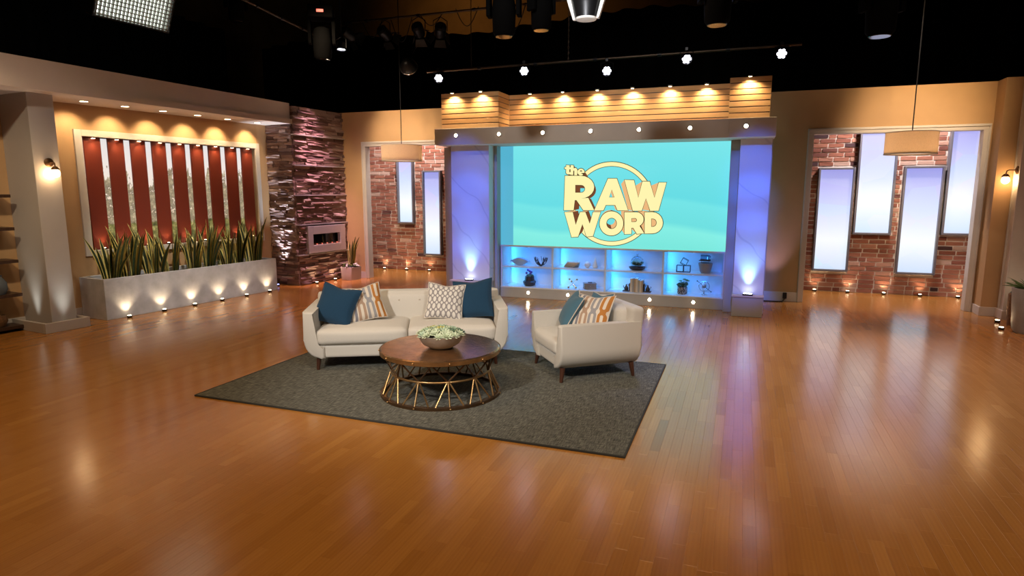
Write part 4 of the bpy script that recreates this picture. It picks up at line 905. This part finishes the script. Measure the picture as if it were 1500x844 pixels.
# succulent bowl
SB = (-2.42, 4.83, RZ + .4168)
sb = thing('succulent_bowl', 'hammered grey bowl crowded with pale green succulents on the coffee table', 'bowl', SB)
MB().lathe([(.07, 0), (.10, .004), (.16, .04), (.195, .10), (.203, .125), (.195, .127), (.18, .10), (.02, .09)], 40).build('bowl', 'bowl_stone', sb, smooth=50)
MB().lathe([(.18, .10), (.12, .125), (.02, .135)], 24).build('soil', 'soil', sb, smooth=50)
mat('succ_a', (.40, .52, .38), .6, var=.25, nscale=20); mat('succ_b', (.54, .62, .44), .6, var=.2, nscale=20); mat('succ_c', (.56, .50, .12), .6, var=.2, nscale=20); mat('succ_d', (.10, .17, .10), .6, var=.3, nscale=20)
def rosette(seed):
    mb = MB(); r_ = random.Random(seed)
    for ringi, (nl, tilt, ln) in enumerate(((8, 68, .046), (7, 48, .040), (5, 26, .030), (3, 8, .022))):
        for i in range(nl):
            an = 2 * math.pi * (i + .5 * ringi) / nl + r_.uniform(-.1, .1)
            M = Matrix.Rotation(an, 4, 'Z') @ Matrix.Rotation(R(tilt), 4, 'Y') @ Matrix.Translation((0, 0, ln * .5))
            mb.sphere(1, (0, 0, 0), (.0040, .0095, ln * .60), 6, 4, M)
    return mb.mesh('succulent', 60)
RM = {}
for k, mn in enumerate(('succ_a', 'succ_b', 'succ_c', 'succ_d')):
    RM[mn] = rosette(k); RM[mn].materials.append(MATS[mn])
r_ = random.Random(21); pts_ = []
for rr, n in ((0, 1), (.06, 5), (.115, 9), (.165, 13)):
    for i in range(n):
        a = 2 * math.pi * (i + .37 * rr * 20) / n + r_.uniform(-.12, .12); mn = r_.choice(('succ_a', 'succ_b', 'succ_a', 'succ_b', 'succ_d', 'succ_c'))
        if rr > .15 and mn == 'succ_c': mn = 'succ_b'
        tilt = rr * 3.0; e = (Matrix.Rotation(a, 3, 'Z') @ Matrix.Rotation(tilt, 3, 'Y') @ Matrix.Rotation(r_.uniform(0, 6), 3, 'Z')).to_euler()
        s_ = r_.uniform(1.0, 1.3); place('succulent', RM[mn], None, sb, (rr * math.cos(a), rr * math.sin(a), .150 - rr * rr * 1.1 + .006 * r_.random()), e, (s_, s_, s_))

# ------------------------------------------------------------------ things in the cabinet bays
ZL, ZU = .185, .53
def T(name, label, cat, x, z, y=10.02, rz=0, group=None): return thing(name, label, cat, (x, y, z), rz, group)
t = T('boat_bowl', 'wide shallow pale blue bowl in the blue bay above the orchid', 'bowl', -3.50, ZU)
mb = MB(); N = 20; rows = []
for i in range(N + 1):
    u = -1 + 2 * i / N; zt = .125 - .045 * u * u + .0; zb_ = .105 * abs(u) ** 2.0; half = .055 * (1 - .75 * u * u) + .006
    rows.append([mb.bm.verts.new((.175 * u, -half, zt - .02 * u * u)), mb.bm.verts.new((.175 * u * .9, -half * .45, zb_ * .8 + .004)), mb.bm.verts.new((.175 * u * .9, half * .45, zb_ * .8 + .004)), mb.bm.verts.new((.175 * u, half, zt - .02 * u * u))])
for a, c in zip(rows, rows[1:]):
    for j in range(3): mb.bm.faces.new((a[j], a[j + 1], c[j + 1], c[j]))
bo = mb.build('bowl', 'ceramic_blue', t, smooth=60); bo.modifiers.new('s', 'SOLIDIFY').thickness = .008
MB().lathe([(.03, 0), (.045, .006)], 14).build('foot', 'ceramic_blue', t)
t = T('wire_bowl', 'dark openwork twig bowl beside the pale blue bowl', 'bowl', -3.13, ZU); r_ = random.Random(2)
for k in range(26):
    a = 2 * math.pi * k / 26 + r_.uniform(-.1, .1); tw = r_.choice((-1, 1)) * r_.uniform(.3, .9); path = []
    for i in range(7):
        s_ = i / 6; th_ = s_ * 1.35; path.append(((.105 * math.sin(th_) + .01) * math.cos(a + tw * s_), (.105 * math.sin(th_) + .01) * math.sin(a + tw * s_), .008 + .16 * (1 - math.cos(th_)) + (.02 * r_.random() if i == 6 else 0)))
    MB().tube(path, .0045, 5).build('twig', 'ceramic_dark', t)
MB().lathe([(.02, 0), (.03, .01)], 12).build('foot', 'ceramic_dark', t)
t = T('orchid_bowl', 'dark lobed bowl of purple orchid blooms in a lower blue bay', 'planter', -3.33, ZL)
MB().lathe([(.07, 0), (.10, .02), (.115, .07), (.10, .085), (.085, .09), (.08, .16), (.06, .165)], 12).build('bowl', 'ceramic_dark', t)
r_ = random.Random(4)
for k in range(18): an = r_.uniform(0, 6.28); MB().sphere(.022, (0, 0, 0), (1.2, 1, .8), 7, 5).build('leaf', 'foliage', t, (.07 * r_.random() * math.cos(an), .07 * r_.random() * math.sin(an), .165 + r_.random() * .02))
MB().tube([(0, 0, .16), (.01, 0, .22), (-.03, 0, .265)], .004, 5).build('stem', 'foliage', t)
for q in ((-.03, 0, .265), (.01, -.02, .25), (.035, -.01, .235), (-.05, -.01, .215), (.02, -.02, .205)): MB().sphere(.021, q, (1, .7, 1), 8, 6).build('bloom', 'petal_purple', t)
# fanned books
for k, (m_, lab) in enumerate((('book_dark', 'dark book at the bottom of the fanned pile beside the white ball'), ('book_dark', 'dark book second in the fanned pile beside the white ball'), ('book_grey', 'grey book third in the fanned pile beside the white ball'), ('book_tan', 'tan book fourth in the fanned pile beside the white ball'), ('book_cream', 'cream book on top of the fanned pile beside the white ball'))):
    t = T('book', lab, 'book', -2.60 + .008 * k, ZU + k * .018, 10.02, R(-28 + 9 * k), 'fanned books in the upper bay')
    MB().box(-.10, .10, -.07, .07, 0, .003).box(-.10, .10, -.07, .07, .0145, .0175).box(-.10, -.097, -.07, .07, 0, .0175).build('cover', m_, t); MB().box(-.096, .094, -.066, .066, .003, .0145).build('pages', 'book_cream', t)
t = T('white_ball', 'smooth white ball ornament beside the white cone tree', 'ornament', -2.33, ZU); MB().sphere(.052, (0, 0, .056), u=24, v=14).build('ball', 'ceramic_white', t, smooth=80); MB().lathe([(.02, 0), (.022, .006)], 12).build('foot', 'ceramic_white', t)
t = T('cone_tree', 'white ribbed cone tree ornament beside the ball', 'ornament', -2.205, ZU); mb = MB(); mb.lathe([(.045 * (1 - i / 14) * (1 + .06 * (i % 2)) + .002, .012 + .18 * i / 14) for i in range(15)], 20); mb.build('cone', 'ceramic_white', t); MB().lathe([(.03, 0), (.03, .012)], 14).build('foot', 'ceramic_white', t)
t = T('jack_sculpture', 'brass toy jack sculpture with knobbed ends', 'ornament', -2.575, ZL)
for d in ((1, .5, 1), (-1, .5, 1), (0, -1, .55)):
    v = Vector(d).normalized() * .095; MB().tube([tuple(Vector((0, 0, .075)) - v), tuple(Vector((0, 0, .075)) + v)], .006, 6).build('rod', 'chrome', t)
    for s_ in (-1, 1): MB().sphere(.017, tuple(Vector((0, 0, .075)) + v * s_), u=10, v=7).build('knob', 'brass_strut', t, smooth=80)
t = T('keepsake_box', 'silver grey keepsake box in a lower blue bay', 'box', -2.29, ZL, 10.02, R(22)); MB().box(-.10, .10, -.07, .07, 0, .075, .004).build('body', 'silver_box', t); MB().box(-.104, .104, -.074, .074, .077, .10, .004).build('lid', 'silver_box', t); MB().box(-.03, .04, -.02, .02, .10, .112, .004).build('handle', 'ceramic_dark', t); MB().sphere(.008, (0, -.074, .055), u=8, v=6).build('clasp', 'chrome', t)
t = T('glass_terrarium', 'glass cloche terrarium of succulents on a dark dish', 'terrarium', -1.525, ZU)
MB().lathe([(.08, 0), (.12, .025), (.13, .055), (.122, .055), (.10, .03), (.02, .025)], 28).build('dish', 'ceramic_dark', t, smooth=50)
MB().lathe([(.098, .05), (.104, .12), (.09, .175), (.05, .21), (.012, .222), (.012, .24), (.018, .255), (.003, .268)], 28, caps=False).build('cloche', 'glass', t, smooth=60)
MB().lathe([(.095, .034), (.09, .05), (.02, .06)], 20).build('soil', 'soil', t)
r_ = random.Random(8)
for k in range(12): an = r_.uniform(0, 6.28); rr = .06 * math.sqrt(r_.random()); place('succulent', RM[r_.choice(('succ_d', 'succ_a'))], None, t, (rr * math.cos(an), rr * math.sin(an), .07 + .05 * r_.random()), (r_.uniform(-.4, .4), r_.uniform(-.4, .4), an))
x = -1.615
for k, (wd, ht, m_, lab) in enumerate(((.034, .215, 'book_cream', 'tall cream book standing first between the dark bookends'), (.026, .22, 'book_grey', 'grey book standing second between the dark bookends'), (.026, .215, 'book_tan', 'tan book standing third between the dark bookends'), (.032, .22, 'book_cream', 'cream book standing fourth between the dark bookends'), (.028, .20, 'book_grey', 'shorter grey book standing fifth between the dark bookends'), (.026, .185, 'book_cream', 'short cream book standing sixth between the dark bookends'), (.024, .195, 'book_tan', 'tan book standing last between the dark bookends'))):
    t = T('book', lab, 'book', x + wd / 2, ZL, 10.0, 0, 'books between the bookends'); h_ = wd / 2 - .001
    MB().box(-h_, h_, -.075, -.072, 0, ht).box(-h_, -h_ + .002, -.072, .07, 0, ht).box(h_ - .002, h_, -.072, .07, 0, ht).build('cover', m_, t); MB().box(-h_ + .002, h_ - .002, -.07, .066, .004, ht - .004).build('pages', 'book_cream', t); x += wd + .001
for s_, xb, lab in ((-1, -1.622, 'dark kettle bookend holding the tall cream book'), (1, x + .006, 'dark teapot bookend holding the last tan book')):
    t = T('bookend', lab, 'bookend', xb, ZL, 10.0, 0, 'dark bookends')
    MB().box(min(0, s_ * .115), max(0, s_ * .115), -.05, .05, 0, .016, .003).build('base', 'ceramic_dark', t); MB().box(min(0, s_ * .016), max(0, s_ * .016), -.05, .05, .017, .13, .003).build('upright', 'ceramic_dark', t)
    MB().lathe([(.03, .016), (.034, .04), (.026, .07), (.012, .085), (.014, .10), (.003, .115)], 16, s_ * .062, 0).build('pot', 'ceramic_dark', t, smooth=50)
    MB().tube([(s_ * .09, 0, .04), (s_ * .112, 0, .075), (s_ * .105, 0, .09)], .006, 6).build('spout', 'ceramic_dark', t); MB().tube([(s_ * .035, 0, .08), (s_ * .022, 0, .10), (s_ * .045, 0, .115)], .005, 6).build('handle', 'ceramic_dark', t)
t = T('wire_cube_sculpture', 'stack of three black wire cubes beside the grey pot', 'ornament', -.81, ZU)
def wire_cube(cx, cz, s_, rot):
    M = Matrix.Translation((cx, 0, cz)) @ Matrix.Rotation(rot, 4, 'Y'); mb = MB(); h_ = s_ / 2
    for a in (-h_, h_):
        for c in (-h_, h_):
            mb.tube([(-h_, a, c), (h_, a, c)], .004, 4, M=M); mb.tube([(a, -h_, c), (a, h_, c)], .004, 4, M=M); mb.tube([(a, c, -h_), (a, c, h_)], .004, 4, M=M)
    mb.build('cube_frame', 'ceramic_dark', t)
wire_cube(-.052, .054, .10, 0); wire_cube(.052, .054, .10, 0); wire_cube(.01, .162, .09, R(28))
t = T('round_pot', 'plain grey flower pot carrying the toy piano', 'pot', -.485, ZU); MB().lathe([(.065, 0), (.08, .02), (.105, .14), (.105, .155), (.092, .155), (.085, .10), (.02, .10)], 26).build('body', 'pot_grey', t, smooth=50); MB().lathe([(.09, .128), (.03, .132)], 20).build('soil', 'soil', t)
t = T('toy_piano', 'black toy grand piano with raised lid on the grey pot', 'ornament', -.49, ZU + .132)
po = [(-.075, -.035), (.06, -.035), (.078, .0), (.06, .03), (.0, .035), (-.075, .035)]
MB().prism(po, .055, .078, 'z', 0).build('body', 'ceramic_dark', t); MB().prism(po, 0, .006, 'z', 0, Matrix.Translation((0, .035, .08)) @ Matrix.Rotation(R(52), 4, 'X') @ Matrix.Translation((0, .036, 0))).build('lid', 'ceramic_dark', t)
for q in ((-.055, -.02), (-.055, .02), (.05, 0)): MB().tube([(*q, 0), (*q, .056)], .0045, 6).build('leg', 'chrome', t)
MB().box(-.096, -.075, -.032, .032, .055, .064).build('keyboard', 'ceramic_dark', t); MB().tube([(.03, -.02, .078), (.03, .02, .115)], .003, 5).build('lid_prop', 'chrome', t)
t = T('pebble_pot', 'pebble mosaic pot in the lower blue bay', 'pot', -.815, ZL); MB().lathe([(.066, 0), (.076, .02), (.078, .10), (.07, .115), (.06, .115), (.06, .09), (.01, .09)], 24).build('body', 'mosaic', t, smooth=50); MB().lathe([(.06, .10), (.02, .104)], 18).build('soil', 'soil', t)
t = T('leafy_plant', 'leafy green plant in the pebble mosaic pot', 'plant', -.815, ZL + .104); r_ = random.Random(12)
for k in range(26):
    an = r_.uniform(0, 6.28); rr = .07 * math.sqrt(r_.random()); hh = .02 + .05 * r_.random(); MB().sphere(.024, (0, 0, 0), (1.2, 1, .5), 7, 5).build('leaf', 'foliage', t, (rr * math.cos(an), rr * math.sin(an), hh), (r_.uniform(-.5, .5), r_.uniform(-.5, .5), 0))
for q in ((.06, 0, .12), (.03, -.01, .13), (.08, .01, .105), (-.03, 0, .10)):
    MB().tube([(0, 0, .02), (q[0] * .6, 0, q[2] * .8), q], .003, 5).build('stem', 'foliage', t); MB().sphere(.022, q, (1.3, 1, .5), 7, 5).build('leaf', 'foliage_light', t)
t = T('armillary_globe', 'silver armillary globe on a small stand in the lower blue bay', 'ornament', -.49, ZL)
MB().lathe([(.045, 0), (.045, .008), (.012, .02), (.008, .05)], 18).build('stand', 'chrome', t, smooth=40)
for rot, rad in (((0, 0, 0), .078), ((0, 0, R(70)), .072)):
    M = Matrix.Translation((0, 0, .135)) @ Euler(rot).to_matrix().to_4x4(); MB().tube([(rad * math.cos(2 * math.pi * i / 36), 0, rad * math.sin(2 * math.pi * i / 36)) for i in range(36)], .0055, 6, closed=True, M=M).build('hoop', 'chrome', t, smooth=60)
MB().sphere(.03, (0, 0, .135), u=14, v=10).build('globe', 'silver_box', t, smooth=80)
MB().tube([(-.105, 0, .215), (.105, 0, .055)], .004, 6).build('axis_rod', 'gunmetal', t)
for q in ((-.105, 0, .215), (.105, 0, .055)): MB().sphere(.010, q, u=8, v=6).build('finial', 'gunmetal', t)

# ------------------------------------------------------------------ lighting grid
def pipe(p0, p1, r_, label): 
    t = thing('lighting_pipe', label, 'pipe', tuple(Vector(p0))); d = Vector(p1) - Vector(p0); MB().tube([(0, 0, 0), tuple(d)], r_, 10).build('barrel', 'pipe', t, smooth=60)
    n = 6
    for k in range(1, n): q = d * (k / n); dv = d.normalized() * .03; MB().tube([tuple(q - dv), tuple(q + dv)], r_ * 1.5, 10).build('coupling', 'gunmetal', t, smooth=60)
    return t
PZ = 3.90
pipe((-5.5, 10.6, PZ), (.7, 10.6, PZ + .02), .022, 'long steel lighting pipe hung above the slatted valance')
def chain(loc, ztop, label):
    t = thing('hanging_chain', label, 'chain', loc); n = int((ztop - loc[2]) / .045); k0 = MB().tube([(.008 * math.cos(a), 0, .028 * math.sin(a)) for a in [2 * math.pi * i / 10 for i in range(10)]], .0045, 5, closed=True).mesh('link')
    for k in range(n): place('link', k0, 'pipe', t, (0, 0, .03 + k * .045), (0, 0, R(90) * (k % 2)))
chain((-4.62, 10.6, PZ + .02), 5.3, 'steel chain holding the pipe above the wooden slat corner'); chain((-2.86, 10.6, PZ + .02), 5.3, 'steel chain holding the pipe above the middle of the screen')
def par(loc, aim, drop, label, group='small white LED spotlights on the rear pipe', aim2=None, power=2):
    t = thing('led_spotlight', label, 'spotlight', loc, 0, group); d = (Vector(aim) - Vector(loc)).normalized(); e = d.to_track_quat('Z', 'Y').to_euler()
    MB().lathe([(.045, -.10), (.075, -.08), (.085, .0), (.085, .035), (.075, .035), (.075, .01)], 20).build('housing', 'gunmetal', t, rot=e, smooth=40)
    for k in range(7):
        a = k * math.pi / 3; q = (0, 0, .012) if k == 6 else (.048 * math.cos(a), .048 * math.sin(a), .012)
        MB().lathe([(.022, q[2]), (.018, q[2] + .010)], 12, q[0], q[1]).build('led', 'led_white', t, rot=e)
    dv = d * .07; spot('par_lamp', tuple(Vector(loc) + dv), aim2 or aim, power, (.70, .62, 1), 64, .9, .08)
    MB().tube([(-.10, 0, 0), (-.10, 0, drop * .7), (0, 0, drop * .9), (.10, 0, drop * .7), (.10, 0, 0)], .007, 6).build('yoke', 'gunmetal', t); MB().box(-.025, .025, -.03, .03, drop * .85, drop + .03, .005).build('clamp', 'gunmetal', t)
    return t
for (x, z_, dr, aim, lab) in ((-5.25, 3.78, .05, (-3.6, 5.0, .5), 'white LED spotlight above the left end of the wooden slats'), (-3.63, 3.80, .06, (0, 0, 1.4), 'white LED spotlight aimed into the room above the screen edge'), (-2.20, 3.72, .16, (-1.0, 4.0, 0), 'white LED spotlight hanging lowest above the screen logo'), (-.945, 3.82, .05, (.8, 6.0, 1.0), 'white LED spotlight above the right end of the screen'), (.43, 3.80, .05, (0, 0, 1.6), 'white LED spotlight above the right pillar')):
    par((x, 10.58, z_), aim, max(.14, dr), lab, aim2=(x * .8 + .3, 5.6, 0))
def mover(loc, rz, label, s=1.0):
    t = thing('moving_light', label, 'stage light', loc, rz)
    MB().box(-.18 * s, .18 * s, -.16 * s, .16 * s, .30 * s, .48 * s, .02).build('base', 'matte_black', t); MB().box(-.20 * s, -.15 * s, -.07 * s, .07 * s, -.06 * s, .32 * s, .01).build('yoke_arm', 'matte_black', t); MB().box(.15 * s, .20 * s, -.07 * s, .07 * s, -.06 * s, .32 * s, .01).build('yoke_arm', 'matte_black', t)
    MB().lathe([(.10 * s, -.28 * s), (.13 * s, -.24 * s), (.14 * s, 0), (.12 * s, .16 * s), (.06 * s, .19 * s)], 20).build('head', 'matte_black', t, smooth=40); MB().lathe([(.095 * s, -.285 * s), (.10 * s, -.28 * s)], 20).build('lens', 'fire_glass', t)
    MB().box(-.05 * s, .05 * s, -.166 * s, -.16 * s, .37 * s, .41 * s).build('display', 'red_led', t)
    MB().tube([(0, 0, .48 * s), (0, 0, 2.2)], .02, 8).build('hanger_rod', 'gunmetal', t)
    return t
for (x, y, z_, rz, sc, lab) in ((-2.72, 7.2, 3.84, 10, 1.0, 'dark moving head light hanging between the two pipe chains'), (-2.36, 7.5, 3.92, 60, .9, 'dark moving head light turned sideways next to the profile lamp'), (-6.70, 9.2, 4.24, 30, 1.1, 'boxy dark moving head light hanging near the curtain corner'), (-.35, 7.2, 3.77, 15, 1.0, 'dark moving head light hanging above the right slat block'), (1.157, 7.2, 3.54, 25, 1.0, 'dark moving head light hanging over the right alcove'), (-7.9, 8.6, 4.75, 70, .9, 'dark moving head light on the slanting pipe above the fireplace wall')):
    mover((x, y, z_), R(rz), lab, sc)
t = par((-6.61, 9.6, 4.20), (-6.55, 9.3, 0), .2, 'small LED spotlight pointing down beside the boxy moving head', None); MB().tube([(0, 0, .2), (0, 0, 2.0)], .012, 8).build('hanger_rod', 'black', t)
t = thing('scoop_lamp', 'tilted dark scoop lamp with a bright rim at the end of the long pipe', 'stage light', (-5.78, 10.45, 3.92))
MB().lathe([(.16, 0), (.15, .05), (.10, .14), (.05, .18)], 22).build('reflector', 'gunmetal', t, (0, 0, .05), (R(55), R(25), 0), smooth=40); MB().tube([(.16 * math.cos(2 * math.pi * i / 28), .16 * math.sin(2 * math.pi * i / 28), 0) for i in range(28)], .008, 6, closed=True).build('rim', 'chrome', t, (0, 0, .05), (R(55), R(25), 0), smooth=60)
MB().tube([(0, .08, .1), (.02, .1, .3), (.12, .12, .45)], .008, 6).build('yoke', 'gunmetal', t)
# bright-edged profile lamp hanging at the top
PFX, PFZ = -1.55, 3.46
t = thing('profile_lamp', 'white edged profile lamp hanging between two dark moving head lights', 'stage light', (PFX, 6.4, PFZ)); MB().lathe([(.10, .0), (.13, .12), (.17, .28), (.19, .50)], 24, caps=False).build('barrel', 'gunmetal', t, smooth=40)
for s_ in (-1, 1): MB().prism([(s_ * .105, 0), (s_ * .175, .28), (s_ * .195, .28), (s_ * .195, .60), (s_ * .215, .60), (s_ * .215, .26), (s_ * .13, 0)], -.02, .02, 'y').build('side_fin', 'soft_white', t)
MB().lathe([(.10, -.004), (.108, .012), (.095, .012)], 24).build('front_ring', 'soft_white', t); MB().tube([(0, 0, .5), (0, 0, 1.1)], .02, 8).build('hook', 'gunmetal', t)
spot('profile_front_spot', (PFX + .1, 5.6, 3.3), (PFX, 6.4, PFZ + .2), 40, (1, 1, 1), 40, .6, .05)  # unseen spot without housing, lights the profile lamp's body from the front
# egg crate soft light at the top left: grid of thin cells over a glowing face
sbx = thing('egg_crate_softlight', 'large white studio softlight with fabric egg crate grid', 'studio light', (-8.54, 7.21, 4.2))
_e = Vector((.112, .994, 0)); _n = Vector((.994, -.112, 0)); _u = Vector((0, 0, 1)) * math.cos(R(24)) + _n * math.sin(R(24)); _f = _e.cross(_u)
sbx.rotation_euler = Matrix((_e, _u, _f)).transposed().to_euler()
MB().box(-.555, .555, 0, 1.0, -.16, -.14).build('glow_face', 'egg_face', sbx)
mb = MB(); mb.box(-.575, -.555, -.02, 1.02, -.45, 0).box(.555, .575, -.02, 1.02, -.45, 0).box(-.555, .555, -.02, 0, -.45, 0).box(-.555, .555, 1.0, 1.02, -.45, 0); mb.build('box_side', 'black', sbx)
for k in range(20): x = -.555 + (k + .5) * 1.11 / 20; MB().box(x - .006, x + .006, 0, 1.0, -.05, 0).build('grid_strip', 'egg_cloth', sbx)
for k in range(18): y = (k + .5) / 18; MB().box(-.555, .555, y - .006, y + .006, -.05, 0).build('grid_strip', 'egg_cloth', sbx)
MB().tube([(0, 1.0, -.3), tuple(Matrix((_e, _u, _f)) @ Vector((0, 0, 2.6)))], .02, 8).build('hanger', 'gunmetal', sbx)
# left diagonal pipe, rear pipe, looping cables
pipe((-6.9, 6.2, 4.62), (-7.9, 10.8, 4.72), .022, 'slanting steel lighting pipe above the left fascia'); pipe((-9.0, 12.2, 5.35), (-1.5, 12.2, 5.35), .022, 'rear steel lighting pipe crossing before the brown studio wall')
for k, (x, z_) in enumerate(((-8.4, 5.12), (-7.6, 5.1), (-6.9, 5.08), (-6.2, 5.1), (-5.4, 5.15), (-4.4, 5.12))):
    c = thing('power_cable', 'black cable loop under the rear pipe, %s from the slanting pipe' % ORD[k], 'cable', (x, 12.2, z_), 0, 'cables on the rear pipe'); MB().tube([(.5 * (i / 12 - .5), 0, .25 - .5 * math.sin(math.pi * i / 12) * (.45 + .25 * (k % 3))) for i in range(13)], .009, 6).build('loop', 'black', c)
for k, (x, z_) in enumerate(((-8.2, 5.0), (-7.3, 4.95), (-6.5, 4.95), (-6.0, 4.9))):
    t = thing('fresnel_lamp', 'black fresnel lamp under the rear pipe, %s from the slanting pipe' % ORD[k], 'stage light', (x, 12.2, z_), R(20 * k - 30), 'fresnel lamps on the rear pipe')
    MB().lathe([(.10, 0), (.12, .06), (.12, .26), (.08, .30)], 18).build('body', 'gunmetal', t, (0, .12, .05), (R(65), 0, 0), smooth=40)
    for rt in (0, 90, 180, 270): MB().prism([(-.09, 0), (.09, 0), (.13, .16), (-.13, .16)], -.003, .003, 'y', 0, Matrix.Rotation(R(rt), 4, 'Z') @ Matrix.Translation((0, -.12, 0)) @ Matrix.Rotation(R(150), 4, 'X')).build('barn_door', 'black', t, (0, .12, .05), (R(65), 0, 0))
    MB().tube([(-.14, 0, .1), (-.14, 0, .3), (0, 0, .38), (.14, 0, .3), (.14, 0, .1)], .01, 6).build('yoke', 'gunmetal', t)
